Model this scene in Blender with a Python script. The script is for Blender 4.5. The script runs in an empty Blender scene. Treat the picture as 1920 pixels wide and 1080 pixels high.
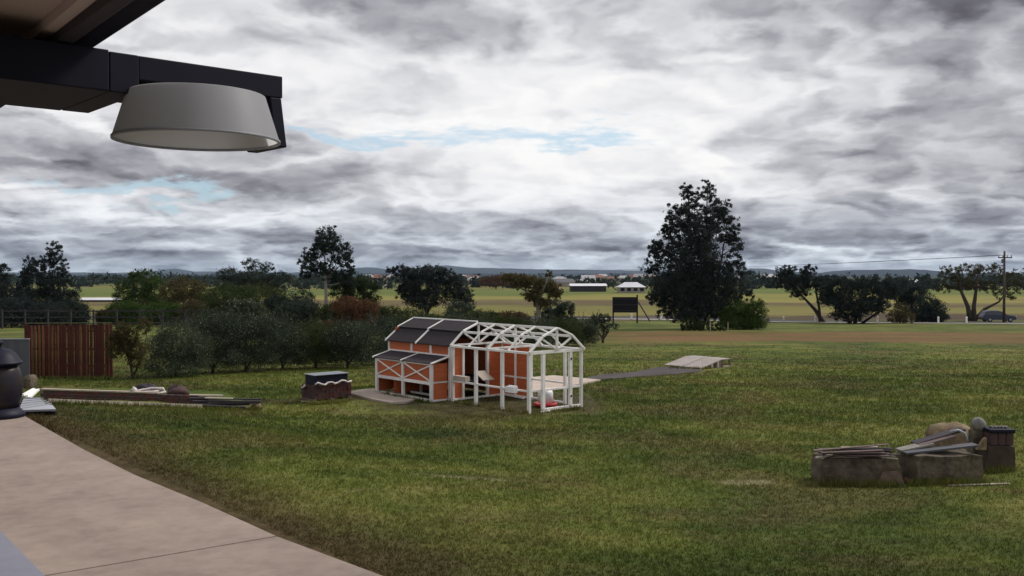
import bpy, math, random
import numpy as np
from mathutils import Vector, Matrix
R = math.radians
rng = np.random.default_rng(7)
random.seed(7)
sc = bpy.context.scene
C = sc.collection

# ------------------------------------------------------------------ camera
F, HOR = 1815.0, 507.4
PITCH = math.atan((540 - HOR) / F)
cam_d = bpy.data.cameras.new('camera'); cam = bpy.data.objects.new('camera', cam_d); C.objects.link(cam)
cam_d.sensor_width = 36; cam_d.lens = 36 * F / 1920
cam_d.clip_start = .05; cam_d.clip_end = 40000
cam.rotation_euler = (math.pi / 2 - PITCH, 0, 0)
sc.camera = cam

# ------------------------------------------------------------------ node helper
class N:
    def __init__(s, tree): s.t = tree; s.n = tree.nodes; s.l = tree.links
    def new(s, typ, **kw):
        n = s.n.new(typ)
        for k, v in kw.items(): setattr(n, k, v)
        return n
    def put(s, sock, v):
        if isinstance(v, bpy.types.NodeSocket): s.l.new(v, sock)
        elif v is not None:
            if hasattr(sock.default_value, '__len__') and not isinstance(v, (int, float)):
                v = tuple(v)
                if len(sock.default_value) == 4 and len(v) == 3: v = v + (1,)
            sock.default_value = v
    def m(s, op, a, b=None, c=None, clamp=False):
        n = s.new('ShaderNodeMath', operation=op, use_clamp=clamp)
        s.put(n.inputs[0], a)
        if b is not None: s.put(n.inputs[1], b)
        if c is not None: s.put(n.inputs[2], c)
        return n.outputs[0]
    def vm(s, op, a, b):
        n = s.new('ShaderNodeVectorMath', operation=op); s.put(n.inputs[0], a); s.put(n.inputs[1], b); return n.outputs[0]
    def noise(s, vec, scale, detail=4, rough=.5, dist=0, dim='3D'):
        n = s.new('ShaderNodeTexNoise', noise_dimensions=dim); s.put(n.inputs['Vector'], vec)
        n.inputs['Scale'].default_value = scale; n.inputs['Detail'].default_value = detail
        n.inputs['Roughness'].default_value = rough; n.inputs['Distortion'].default_value = dist
        return n.outputs['Fac']
    def mapr(s, v, a, b, c=0., d=1., smooth=True):
        n = s.new('ShaderNodeMapRange', interpolation_type='SMOOTHSTEP' if smooth else 'LINEAR')
        s.put(n.inputs[0], v)
        for i, q in zip((1, 2, 3, 4), (a, b, c, d)): s.put(n.inputs[i], q)
        return n.outputs[0]
    def mix(s, f, a, b, typ='MIX'):
        n = s.new('ShaderNodeMix', data_type='RGBA', blend_type=typ)
        s.put(n.inputs[0], f); s.put(n.inputs[6], a); s.put(n.inputs[7], b); return n.outputs[2]
    def ramp(s, f, stops):
        n = s.new('ShaderNodeValToRGB'); s.put(n.inputs[0], f)
        e = n.color_ramp.elements
        while len(e) < len(stops): e.new(.5)
        for q, (p, c) in zip(e, stops): q.position = p; q.color = tuple(c) + (1,)
        return n.outputs[0]
    def xyz(s, v):
        n = s.new('ShaderNodeSeparateXYZ'); s.put(n.inputs[0], v); return n.outputs
    def comb(s, x, y, z=0.):
        n = s.new('ShaderNodeCombineXYZ')
        for i, q in enumerate((x, y, z)): s.put(n.inputs[i], q)
        return n.outputs[0]

# ------------------------------------------------------------------ sky and sun
SUN_AZ, SUN_EL = R(62), R(46)          # azimuth measured from +Y towards +X
w = bpy.data.worlds.new('World'); sc.world = w; w.use_nodes = True
w.cycles.sampling_method = 'MANUAL'; w.cycles.sample_map_resolution = 256
g = N(w.node_tree); g.n.clear()
sky = g.new('ShaderNodeTexSky', sky_type='NISHITA', sun_disc=False, sun_elevation=SUN_EL, sun_rotation=SUN_AZ)
D = g.new('ShaderNodeTexCoord').outputs['Generated']
dx, dy, dz = g.xyz(D)
zz = g.m('MAXIMUM', dz, 0.0)
inv = g.m('DIVIDE', 1., g.m('ADD', zz, .26))
P2 = g.comb(g.m('MULTIPLY', dx, inv), g.m('MULTIPLY', dy, inv), 0.)
wv = g.new('ShaderNodeTexNoise', noise_dimensions='2D'); g.put(wv.inputs['Vector'], P2); wv.inputs['Scale'].default_value = 3.; wv.inputs['Detail'].default_value = 5; wv.inputs['Roughness'].default_value = .55
wvec = g.new('ShaderNodeVectorMath', operation='SCALE'); g.put(wvec.inputs[0], g.vm('SUBTRACT', wv.outputs['Color'], (.5, .5, .5))); wvec.inputs['Scale'].default_value = .42
PW = g.vm('ADD', P2, wvec.outputs[0])
def puffs(off):
    p = g.vm('ADD', PW, off)
    def vor(sc_, o):
        n = g.new('ShaderNodeTexVoronoi', feature='SMOOTH_F1', voronoi_dimensions='2D'); g.put(n.inputs['Vector'], g.vm('ADD', p, o)); n.inputs['Scale'].default_value = sc_
        n.inputs['Smoothness'].default_value = .55; n.inputs['Detail'].default_value = 2; n.inputs['Roughness'].default_value = .45; n.inputs['Lacunarity'].default_value = 2.1
        return n.outputs['Distance']
    return g.m('SUBTRACT', 1., vor(3.2, (0., 0., 0.)))
S_ = (-.035, .06, 0.)
nA = g.noise(PW, 1.25, 6, .52, .1, '2D')
nB = puffs((7.3, 2.1, 3.))
nB2 = puffs((7.3 + S_[0], 2.1 + S_[1], 3.))                # the same billows a step towards the light
warp1 = g.noise(g.vm('ADD', P2, (1.7, 9.2, 0.)), 2.6, 6, .56, 0, '2D')
warp2 = g.noise(g.vm('ADD', P2, (5.1, 3.3, 4.)), 2.6, 6, .56, 0, '2D')
az = g.m('ADD', g.m('ARCTAN2', dx, dy), g.m('MULTIPLY', g.m('SUBTRACT', warp1, .5), .26))
el = g.m('ADD', g.m('ARCSINE', dz), g.m('MULTIPLY', g.m('SUBTRACT', warp2, .5), .085))
def blob(px, row, sx, sy, amp):
    a0 = math.atan((px - 960) / F); e0 = math.atan((HOR - row) / F)
    a = g.m('DIVIDE', g.m('SUBTRACT', az, a0), sx / F); e = g.m('DIVIDE', g.m('SUBTRACT', el, e0), sy / F)
    q = g.m('ADD', g.m('MULTIPLY', a, a), g.m('MULTIPLY', e, e))
    return g.m('MULTIPLY', g.m('EXPONENT', g.m('MULTIPLY', q, -1.)), amp)
def total(lst):
    t = lst[0]
    for q in lst[1:]: t = g.m('ADD', t, q)
    return t
glow = total([blob(1060, 320, 560, 95, .34), blob(1060, 165, 560, 110, .32), blob(480, 90, 360, 110, .12)])
big = total([glow, blob(1750, 10, 500, 80, -.27), blob(2000, 80, 300, 100, -.12), blob(1800, 260, 330, 90, -.14), blob(1850, 370, 300, 70, -.20), blob(1500, 400, 260, 60, -.06),
             blob(180, 312, 420, 40, -.30), blob(540, 350, 280, 26, -.16), blob(160, 392, 300, 24, .20), blob(850, 50, 300, 36, -.13), blob(1200, 95, 150, 34, -.12), blob(1390, 255, 85, 22, -.22),
             blob(700, 462, 1600, 34, -.20), blob(1560, 492, 420, 13, .26), blob(1040, 484, 300, 11, .14)])
damp = g.m('SUBTRACT', 1., g.m('MULTIPLY', glow, 1.5), None, True)
L0 = g.m('ADD', .525, big)
fl = g.m('ADD', g.m('MULTIPLY', g.m('SUBTRACT', nA, .5), -.50), g.m('ADD', g.m('MULTIPLY', g.m('SUBTRACT', nB, .62), -.34), g.m('MULTIPLY', g.m('SUBTRACT', nB2, nB), -.85)))
L0 = g.m('ADD', L0, g.m('MULTIPLY', fl, g.m('MULTIPLY', damp, .86)))
low = g.mapr(g.m('ARCSINE', dz), 0., .10, 1., 0.)          # stratus bands low over the horizon
bands = g.noise(g.comb(g.m('MULTIPLY', az, 2.2), g.m('MULTIPLY', g.m('ARCSINE', dz), 75.), 3.), 1., 7, .6, 0, '2D')
L0 = g.m('ADD', L0, g.m('MULTIPLY', g.m('MULTIPLY', g.m('SUBTRACT', bands, .5), .55), low))
L0 = g.m('MINIMUM', g.m('MAXIMUM', L0, .04), 1.)
cloud = g.ramp(L0, [(0.0, (.080, .075, .092)), (.22, (.165, .163, .186)), (.45, (.345, .346, .380)), (.66, (.560, .562, .590)), (.85, (.78, .78, .80)), (1.0, (.90, .895, .89))])
cloud = g.mix(g.m('MULTIPLY', low, .5), cloud, g.mix(1., cloud, (.72, .86, .98), 'MULTIPLY'))
hole = total([blob(900, 254, 300, 24, 1.0), blob(640, 262, 80, 9, .8), blob(1110, 268, 130, 11, .7), blob(225, 366, 150, 17, 1.3), blob(350, 365, 60, 10, .7)])
hole = g.mapr(g.m('SUBTRACT', hole, g.m('MULTIPLY', g.noise(g.comb(g.m('MULTIPLY', g.m('ARCTAN2', dx, dy), 22.), g.m('MULTIPLY', g.m('ARCSINE', dz), 150.), 1.), 1., 7, .66, 0, '2D'), 1.7)), -.50, .45, 0., .75)
blue = g.mix(1., sky.outputs[0], (.115, .125, .130), 'MULTIPLY')
col = g.mix(hole, cloud, g.mix(.6, blue, (.42, .60, .74)))
lit = g.new('ShaderNodeVectorMath', operation='SCALE'); g.put(lit.inputs[0], col); lit.inputs['Scale'].default_value = 10.0
bg = g.new('ShaderNodeBackground'); bg.inputs['Strength'].default_value = .1
g.l.new(lit.outputs[0], bg.inputs['Color'])
wo = g.new('ShaderNodeOutputWorld'); g.l.new(bg.outputs[0], wo.inputs['Surface'])

sd = bpy.data.lights.new('sun', 'SUN'); sun = bpy.data.objects.new('sun', sd); C.objects.link(sun)
sd.energy = 2.7; sd.angle = R(12); sd.color = (1, .95, .88)
sun.rotation_euler = Vector((-math.sin(SUN_AZ) * math.cos(SUN_EL), -math.cos(SUN_AZ) * math.cos(SUN_EL), -math.sin(SUN_EL))).to_track_quat('-Z', 'Y').to_euler()
vs = sc.view_settings; vs.view_transform = 'Standard'; vs.look = 'None'; vs.gamma = 1; vs.use_curve_mapping = False; vs.exposure = 0.12

# ------------------------------------------------------------------ terrain shape
SE = [(-160, 655), (45, 779), (158, 843), (253, 890), (380, 942), (519, 1005), (720, 1080), (960, 1170)]   # lawn edge of the patio as seen
SLAB = 2.60
def ray(px, row):
    v = Vector(((px - 960) / F, 1., (540 - row) / F))
    v.rotate(Matrix.Rotation(-PITCH, 3, 'X')); return v
def on_drop(px, row, drop):
    v = ray(px, row); return v * (-drop / v.z)
def P(px, row, y):
    v = ray(px, row); return v * (y / v.y)
FARY = [-60, 0, 140, 200, 350, 700, 1500, 5000, 13000]
FARD = [2.62 - .034 * 20, 2.62, 7.38, 8.0, 8.9, 10.8, 15, 30, 45]
SA, SB = on_drop(45, 779, SLAB), on_drop(720, 1080, SLAB)
sdir = (SB - SA).normalized(); snor = Vector((-sdir.y, sdir.x, 0))
if snor.x < 0: snor = -snor
CX, CY, CYAW = .434, 22.969, R(131.28)
CU = (math.cos(CYAW), math.sin(CYAW))
def H(x, y):
    b = float(np.interp(y, FARY, FARD))
    s = (x - SA.x) * snor.x + (y - SA.y) * snor.y
    a = (x - SA.x) * sdir.x + (y - SA.y) * sdir.y          # along the edge, negative beyond the far end
    t = min(max(s / 6.0, 0), 1)
    t = max(t, min(max((-a - 1.5) / 6, 0), 1)); t = t * t * (3 - 2 * t)
    cu = (x - CX) * CU[0] + (y - CY) * CU[1]; cv = (x - CX) * CU[1] - (y - CY) * CU[0]
    dd = math.hypot(max(-cu - .2, 0, cu - 6.2), max(-cv - .7, 0, cv - 2.)); q = max(0, 1 - dd / 3.); q = q * q * (3 - 2 * q)
    und = .014 * math.sin(x * .9 + 1) * math.sin(y * .7) * min(1, max(0, (y - 9) / 6)) if y < 60 else 0
    return (-(2.68 + (b - 2.68) * t) + und * t) * (1 - q) - 3.405 * q
def G(px, row):
    v = ray(px, row); y = 6.
    while y < 12000:
        p = v * (y / v.y)
        if p.z <= H(p.x, p.y): break
        y *= 1.004
    lo, hi = y / 1.004, y
    for _ in range(18):
        m_ = (lo + hi) / 2; p = v * (m_ / v.y)
        if p.z <= H(p.x, p.y): hi = m_
        else: lo = m_
    return v * (hi / v.y)
def at(px, y):                        # ground point seen at column px and depth y
    x = (px - 960) / F * y
    return Vector((x, y, H(x, y)))

# ------------------------------------------------------------------ mesh helper
def tag(o, label=None, cat=None, group=None, kind=None):
    if label: o['label'] = label
    if cat: o['category'] = cat
    if group: o['group'] = group
    if kind: o['kind'] = kind
    return o
def empty(name, loc, label, cat, group=None, rz=0.):
    o = bpy.data.objects.new(name, None); C.objects.link(o); o.location = loc; o.rotation_euler = (0, 0, rz)
    o.empty_display_size = .2
    return tag(o, label, cat, group)
def link(name, me, parent=None, loc=None):
    o = bpy.data.objects.new(name, me); C.objects.link(o)
    if parent: o.parent = parent
    if loc is not None: o.location = loc
    return o
def copy_tree(o, parent=None):
    c = o.copy(); C.objects.link(c)
    if parent: c.parent = parent
    for ch in o.children: copy_tree(ch, c)
    return c
class MB:
    def __init__(s): s.v = []; s.f = []; s.sm = []
    def add(s, vs_, fs, smooth=False):
        k = len(s.v); s.v += [tuple(q) for q in vs_]; s.f += [tuple(i + k for i in q) for q in fs]; s.sm += [smooth] * len(fs)
        return s
    def hexa(s, p):                  # eight corners: bottom ring, top ring
        return s.add(p, [(3, 2, 1, 0), (4, 5, 6, 7), (0, 1, 5, 4), (1, 2, 6, 5), (2, 3, 7, 6), (3, 0, 4, 7)])
    def box(s, x0, x1, y0, y1, z0, z1):
        return s.hexa([(x0, y0, z0), (x1, y0, z0), (x1, y1, z0), (x0, y1, z0), (x0, y0, z1), (x1, y0, z1), (x1, y1, z1), (x0, y1, z1)])
    def bar(s, a, b, w_, h_, up=(0, 0, 1)):          # beam of width w_ (sideways) and height h_
        a, b = Vector(a), Vector(b); d = (b - a).normalized(); up = Vector(up)
        sd_ = d.cross(up)
        if sd_.length < 1e-4: sd_ = d.cross(Vector((0, 1, 0)))
        sd_.normalize(); u_ = sd_.cross(d)
        p = []
        for q in (a, b):
            p += [q - sd_ * w_ / 2 - u_ * h_ / 2, q + sd_ * w_ / 2 - u_ * h_ / 2, q + sd_ * w_ / 2 + u_ * h_ / 2, q - sd_ * w_ / 2 + u_ * h_ / 2]
        return s.hexa(p)
    def tube(s, pts, rad, n=6, cap=True):
        pts = [Vector(q) for q in pts]; k0 = len(s.v)
        for i, q in enumerate(pts):
            d = (pts[min(i + 1, len(pts) - 1)] - pts[max(i - 1, 0)]).normalized()
            a = d.cross(Vector((0, 0, 1)) if abs(d.z) < .9 else Vector((1, 0, 0))).normalized(); b = d.cross(a)
            r = rad[i] if hasattr(rad, '__len__') else rad
            for j in range(n):
                t = 2 * math.pi * j / n; s.v.append(tuple(q + a * (r * math.cos(t)) + b * (r * math.sin(t))))
        for i in range(len(pts) - 1):
            for j in range(n):
                a0 = k0 + i * n + j; a1 = k0 + i * n + (j + 1) % n
                s.f.append((a0, a1, a1 + n, a0 + n)); s.sm.append(True)
        if cap:
            s.f.append(tuple(k0 + j for j in range(n))[::-1]); s.sm.append(False)
            s.f.append(tuple(k0 + (len(pts) - 1) * n + j for j in range(n))); s.sm.append(False)
        return s
    def lathe(s, prof, n=32, cx=0., cy=0., capb=True, capt=True):
        k0 = len(s.v)
        for r, z in prof:
            for j in range(n):
                t = 2 * math.pi * j / n; s.v.append((cx + r * math.cos(t), cy + r * math.sin(t), z))
        for i in range(len(prof) - 1):
            for j in range(n):
                a0 = k0 + i * n + j; a1 = k0 + i * n + (j + 1) % n
                s.f.append((a0, a1, a1 + n, a0 + n)); s.sm.append(True)
        if capb: s.f.append(tuple(k0 + j for j in range(n))[::-1]); s.sm.append(False)
        if capt: s.f.append(tuple(k0 + (len(prof) - 1) * n + j for j in range(n))); s.sm.append(False)
        return s
    def prism(s, poly, z0, z1):
        n = len(poly); s.add([(a, b, z0) for a, b in poly] + [(a, b, z1) for a, b in poly],
            [tuple(range(n))[::-1], tuple(range(n, 2 * n))] + [(i, (i + 1) % n, n + (i + 1) % n, n + i) for i in range(n)]); return s
    def rock(s, c, rx, ry, rz, seed=0, n=10, m_=7, jag=.12, sq=1.0):
        r = np.random.default_rng(seed); k0 = len(s.v); ph = r.uniform(0, 6, 8)
        for i in range(m_ + 1):
            t = math.pi * i / m_
            for j in range(n):
                a = 2 * math.pi * j / n
                q = 1 + jag * (math.sin(3 * a + ph[0] + t) * .5 + math.sin(2 * t + ph[1] + 2 * a) * .6) + r.uniform(-jag, jag) * .4
                ca, sa, ct, st = math.cos(a), math.sin(a), math.cos(t), math.sin(t)
                e = lambda v_: math.copysign(abs(v_) ** sq, v_)
                s.v.append((c[0] + rx * q * e(st) * e(ca), c[1] + ry * q * e(st) * e(sa), c[2] + rz * q * e(ct)))
        for i in range(m_):
            for j in range(n):
                a0 = k0 + i * n + j; a1 = k0 + i * n + (j + 1) % n
                s.f.append((a0, a0 + n, a1 + n, a1)); s.sm.append(True)
        return s
    def mesh(s, name, mat):
        me = bpy.data.meshes.new(name); me.from_pydata(s.v, [], s.f); me.polygons.foreach_set('use_smooth', s.sm)
        me.materials.append(mat); me.update(); return me
    def build(s, name, mat, parent=None, loc=None, bevel=0.):
        o = link(name, s.mesh(name, mat), parent, loc)
        if bevel:
            b = o.modifiers.new('bevel', 'BEVEL'); b.width = bevel; b.segments = 2; b.limit_method = 'ANGLE'
        return o

# ------------------------------------------------------------------ materials
MATS = {}
def mat(name, col, rough=.7, var=.25, scale=6., spec=.3, bump=0., bscale=40., metal=0., col2=None, coords='Object', dist=0., stretch=None, detail=6):
    if name in MATS: return MATS[name]
    m_ = bpy.data.materials.new(name); m_.use_nodes = True; t = N(m_.node_tree)
    b = m_.node_tree.nodes['Principled BSDF']; b.inputs['Roughness'].default_value = rough; b.inputs['Specular IOR Level'].default_value = spec; b.inputs['Metallic'].default_value = metal
    tc = t.new('ShaderNodeTexCoord').outputs[coords]
    if stretch: tc = t.vm('MULTIPLY', tc, stretch)
    n1 = t.noise(tc, scale, detail, .6, dist); n2 = t.noise(tc, scale * 5.3, 4, .6)
    f = t.m('ADD', t.m('MULTIPLY', n1, .65), t.m('MULTIPLY', n2, .35))
    c2 = col2 or tuple(q * (1 - var) for q in col)
    c1 = col if col2 else tuple(min(1, q * (1 + var)) for q in col)
    cc = t.ramp(f, [(.36, c2), (.64, c1)])
    rnd = t.new('ShaderNodeObjectInfo').outputs['Random']
    cc = t.mix(1., cc, t.mix(rnd, (.86, .86, .86), (1.08, 1.08, 1.08)), 'MULTIPLY')
    t.l.new(cc, b.inputs['Base Color'])
    if bump:
        bp = t.new('ShaderNodeBump'); bp.inputs['Strength'].default_value = bump; bp.inputs['Distance'].default_value = .01
        t.l.new(t.noise(tc, bscale, 5, .6), bp.inputs['Height']); t.l.new(bp.outputs[0], b.inputs['Normal'])
    MATS[name] = m_; return m_
def leaf_mat(name, lo, hi, tip=None, tipf=.12, trans=.25):
    m_ = bpy.data.materials.new(name); m_.use_nodes = True; t = N(m_.node_tree); t.n.clear()
    ge = t.new('ShaderNodeNewGeometry'); isl = ge.outputs['Random Per Island']
    nz = t.noise(t.new('ShaderNodeTexCoord').outputs['Object'], .9, 3, .6)
    f = t.m('ADD', t.m('MULTIPLY', isl, .55), t.m('MULTIPLY', t.mapr(nz, .3, .7), .45))
    c = t.mix(f, lo, hi)
    if tip: c = t.mix(t.m('GREATER_THAN', isl, 1 - tipf), c, tip)
    rnd = t.new('ShaderNodeObjectInfo').outputs['Random']
    c = t.mix(1., c, t.mix(rnd, (.8, .82, .85), (1.15, 1.1, 1.05)), 'MULTIPLY')
    a = t.new('ShaderNodeBsdfDiffuse'); b = t.new('ShaderNodeBsdfTranslucent'); x = t.new('ShaderNodeMixShader'); x.inputs[0].default_value = trans
    t.l.new(c, a.inputs[0]); t.l.new(c, b.inputs[0]); t.l.new(a.outputs[0], x.inputs[1]); t.l.new(b.outputs[0], x.inputs[2])
    o = t.new('ShaderNodeOutputMaterial'); t.l.new(x.outputs[0], o.inputs[0]); return m_

def lawn_colour(t, pos):
    x, y, z = t.xyz(pos)
    n1 = t.noise(pos, .16, 5, .6, .4); n2 = t.noise(pos, .9, 6, .65, .3); n3 = t.noise(pos, 7., 5, .7); n4 = t.noise(t.vm('ADD', pos, (31., 7., 0)), .33, 6, .62, .6)
    nst = t.noise(t.vm('MULTIPLY', pos, (.25, 1., 1.)), .8, 6, .65, .3)
    f = t.m('ADD', t.m('ADD', t.m('MULTIPLY', t.mapr(n1, .36, .64), .36), t.m('MULTIPLY', t.mapr(n2, .3, .7), .24)), t.m('ADD', t.m('MULTIPLY', t.mapr(nst, .3, .7), .26), t.m('MULTIPLY', n3, .16)))
    c = t.ramp(f, [(.15, (.030, .047, .012)), (.40, (.064, .090, .018)), (.62, (.112, .132, .027)), (.88, (.200, .195, .056))])
    dry = t.mapr(n4, .46, .62)
    c = t.mix(t.m('MULTIPLY', dry, .5), c, t.ramp(n3, [(.35, (.075, .056, .026)), (.65, (.165, .125, .060))]))
    straw = t.mapr(t.noise(t.vm('MULTIPLY', pos, (.5, 1.3, 1.)), 2.3, 5, .7, .5), .64, .72)
    c = t.mix(t.m('MULTIPLY', straw, .6), c, (.27, .23, .12))
    for gx, gy, wx, wy in ((3.45, 14.1, .42, .22), (-.65, 13.9, .7, .14)):      # dead clippings left on the turf
        e = t.m('ADD', t.m('POWER', t.m('DIVIDE', t.m('SUBTRACT', x, gx), wx), 2), t.m('POWER', t.m('DIVIDE', t.m('SUBTRACT', y, gy), wy), 2))
        c = t.mix(t.m('MULTIPLY', t.mapr(t.m('ADD', e, t.m('MULTIPLY', t.m('SUBTRACT', n3, .5), 3.5)), .2, 1.5, 1., 0.), .5), c, (.34, .30, .19))
    return c, x, y
def ground_material():
    m_ = bpy.data.materials.new('ground'); m_.use_nodes = True; t = N(m_.node_tree); b = t.n['Principled BSDF']
    b.inputs['Roughness'].default_value = .95; b.inputs['Specular IOR Level'].default_value = .1
    pos = t.new('ShaderNodeNewGeometry').outputs['Position']
    c, x, y = lawn_colour(t, pos)
    wob = t.m('MULTIPLY', t.m('SUBTRACT', t.noise(t.vm('MULTIPLY', pos, (.35, 1., 1.)), .22, 7, .7), .5), 34.)
    ys = t.m('ADD', y, wob)
    # bare reddish strip across the paddock
    band = t.m('MULTIPLY', t.mapr(ys, 62, 66), t.mapr(ys, 84, 93, 1., 0.))
    band = t.m('MULTIPLY', band, t.mapr(x, 3, 12))
    bn = t.noise(t.vm('MULTIPLY', pos, (.15, 1.2, 1.)), .7, 6, .7)
    c = t.mix(t.m('MULTIPLY', band, t.mapr(bn, .34, .60, .35, .92)), c, t.ramp(bn, [(.35, (.120, .056, .030)), (.62, (.185, .100, .050))]))
    # worn bare soil by the chicken coop
    q = t.m('ADD', t.m('POWER', t.m('DIVIDE', t.m('SUBTRACT', x, -.6), 3.6), 2), t.m('POWER', t.m('DIVIDE', t.m('SUBTRACT', y, 25.2), 3.4), 2))
    soil = t.mapr(t.m('ADD', q, t.m('MULTIPLY', t.m('SUBTRACT', t.noise(pos, .8, 6, .65), .5), 2.2)), .35, 1.1, 1., 0.)
    q2 = t.m('ADD', t.m('POWER', t.m('DIVIDE', t.m('SUBTRACT', x, -5.7), 2.2), 2), t.m('POWER', t.m('DIVIDE', t.m('SUBTRACT', y, 25.9), .75), 2))
    soil2 = t.mapr(t.m('ADD', q2, t.m('MULTIPLY', t.m('SUBTRACT', t.noise(pos, .8, 6, .65), .5), 2.)), .5, 1.1, 1., 0.)
    c = t.mix(t.m('MULTIPLY', t.m('MAXIMUM', soil, soil2), .8), c, t.ramp(t.noise(pos, 3., 5, .6), [(.35, (.035, .028, .018)), (.65, (.085, .065, .038))]))
    # dry rim of grass next to the patio edge
    sdist = t.m('ADD', t.m('MULTIPLY', t.m('SUBTRACT', x, SA.x), snor.x), t.m('MULTIPLY', t.m('SUBTRACT', y, SA.y), snor.y))
    rim = t.m('MULTIPLY', t.mapr(t.m('ADD', sdist, t.m('MULTIPLY', t.noise(pos, 1.6, 5, .65), 1.3)), .5, 2.3, 1., 0.), t.mapr(y, 20, 24, 1., 0.))
    c = t.mix(t.m('MULTIPLY', rim, .9), c, t.ramp(t.noise(pos, 5., 5, .6), [(.35, (.045, .028, .016)), (.65, (.10, .068, .038))]))
    # paddocks beyond the road: strips of green, straw and fallow
    lg = t.m('LOGARITHM', t.m('MAXIMUM', y, 1.), 2.71828)
    st = t.noise(t.comb(t.m('MULTIPLY', x, .006), t.m('MULTIPLY', lg, 1.3), 0.), 1.6, 4, .6, .3)
    fine = t.noise(t.vm('MULTIPLY', pos, (.03, .22, 1.)), 1., 6, .65)
    bv = t.m('ADD', t.mapr(lg, 4.9, 6.7, 0., 1., False), t.m('ADD', t.m('MULTIPLY', t.m('SUBTRACT', st, .5), .42), t.m('MULTIPLY', t.m('SUBTRACT', fine, .5), .20)))
    fc = t.ramp(bv, [(.03, (.080, .060, .038)), (.09, (.070, .050, .034)), (.13, (.185, .160, .050)), (.26, (.150, .140, .042)), (.30, (.105, .080, .042)), (.37, (.130, .105, .048)), (.41, (.225, .200, .058)), (.52, (.180, .175, .046)), (.57, (.100, .128, .032)), (.74, (.130, .150, .042)), (.80, (.180, .155, .055)), (.95, (.10, .11, .035))])
    farm = t.mapr(ys, 136, 150)
    c = t.mix(farm, c, fc)
    bush = t.mapr(t.m('ADD', y, t.m('MULTIPLY', t.noise(t.vm('MULTIPLY', pos, (.3, 1, 1)), .01, 4, .6), 500.)), 900, 1400)
    c = t.mix(t.m('MULTIPLY', bush, t.mapr(t.noise(t.vm('MULTIPLY', pos, (.3, 1, 1)), .006, 6, .65), .40, .50, .35, 1.)), c, (.020, .030, .018))
    t.l.new(c, b.inputs['Base Color'])
    bp = t.new('ShaderNodeBump'); bp.inputs['Strength'].default_value = .9; bp.inputs['Distance'].default_value = .05
    t.l.new(t.noise(pos, 9., 6, .7), bp.inputs['Height']); t.l.new(bp.outputs[0], b.inputs['Normal'])
    return m_
def blade_material():
    m_ = bpy.data.materials.new('grass_blades'); m_.use_nodes = True; t = N(m_.node_tree); t.n.clear()
    ge = t.new('ShaderNodeNewGeometry')
    c, x, y = lawn_colour(t, ge.outputs['Position'])
    sdist = t.m('ADD', t.m('MULTIPLY', t.m('SUBTRACT', x, SA.x), snor.x), t.m('MULTIPLY', t.m('SUBTRACT', y, SA.y), snor.y))
    rim = t.mapr(t.m('ADD', sdist, t.m('MULTIPLY', t.noise(ge.outputs['Position'], 1.6, 5, .65), 1.3)), .5, 2.3, 1., 0.)
    c = t.mix(t.m('MULTIPLY', rim, .85), c, (.085, .055, .030))
    c = t.mix(t.mapr(ge.outputs['Random Per Island'], .82, .98, 0., .55, False), c, (.24, .21, .11))
    c = t.mix(1., c, t.mix(ge.outputs['Random Per Island'], (.78, .80, .76), (1.22, 1.2, 1.15)), 'MULTIPLY')
    a = t.new('ShaderNodeBsdfDiffuse'); b = t.new('ShaderNodeBsdfTranslucent'); xx = t.new('ShaderNodeMixShader'); xx.inputs[0].default_value = .3
    t.l.new(c, a.inputs[0]); t.l.new(c, b.inputs[0]); t.l.new(a.outputs[0], xx.inputs[1]); t.l.new(b.outputs[0], xx.inputs[2])
    o = t.new('ShaderNodeOutputMaterial'); t.l.new(xx.outputs[0], o.inputs[0]); return m_

M_white = mat('white_timber', (.84, .82, .79), .6, .12, 5.)
M_red = mat('red_panel', (.50, .125, .045), .6, .16, 2.5, stretch=(1, 1, 6), bump=.2)
M_felt = mat('roof_felt', (.036, .028, .033), .9, .2, 8., bump=.4, bscale=200)
M_dark = mat('dark_steel', (.011, .011, .024), .6, .15, 3., spec=.2)
M_conc = mat('patio_concrete', (.262, .206, .174), .85, .22, 1.1, bump=.25, bscale=90, detail=9)
M_concg = mat('grey_ledge', (.22, .225, .28), .8, .08, 1.2)
M_pad = mat('pad_concrete', (.46, .38, .32), .9, .18, 2.)
M_brick = mat('brick_red', (.105, .038, .034), .85, .35, 5., bump=.4)
M_brickd = mat('brick_dark', (.075, .045, .045), .85, .35, 5., bump=.4)
M_mortar = mat('mortar', (.20, .165, .12), .95, .2, 8.)
M_rust = mat('rust_slat', (.115, .030, .020), .8, .35, 3., col2=(.055, .016, .014), stretch=(3, 3, .8))
M_rustp = mat('tan_slat', (.26, .115, .055), .8, .35, 3., col2=(.12, .032, .022), stretch=(3, 3, .9))  # tan tone for a random few of the red slats
M_soil = mat('soil', (.05, .04, .028), .95, .4, 3., bump=.8, bscale=10)
M_barkk = mat('dark_bark', (.030, .026, .024), .9, .3, 3., stretch=(1, 1, .3))
M_bark = mat('bark', (.075, .06, .05), .9, .35, 3., stretch=(1, 1, .3))
M_barkp = mat('pale_bark', (.30, .27, .24), .9, .35, 2., stretch=(1, 1, .3))
M_stone = mat('sandstone', (.19, .152, .105), .95, .35, 3.2, bump=1., bscale=14, col2=(.045, .038, .029), detail=9)
M_stonel = mat('tan_stone', (.33, .25, .15), .95, .3, 2.6, bump=.9, bscale=12, col2=(.10, .07, .045))
M_stoneg = mat('grey_stone', (.22, .21, .19), .95, .3, 4., bump=.8, bscale=14)
M_wood = mat('old_timber', (.145, .105, .095), .85, .3, 3., stretch=(.4, 3, 3), bump=.4)
M_woodp = mat('pale_timber', (.46, .40, .34), .85, .2, 3., stretch=(.4, 3, 3))
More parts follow.
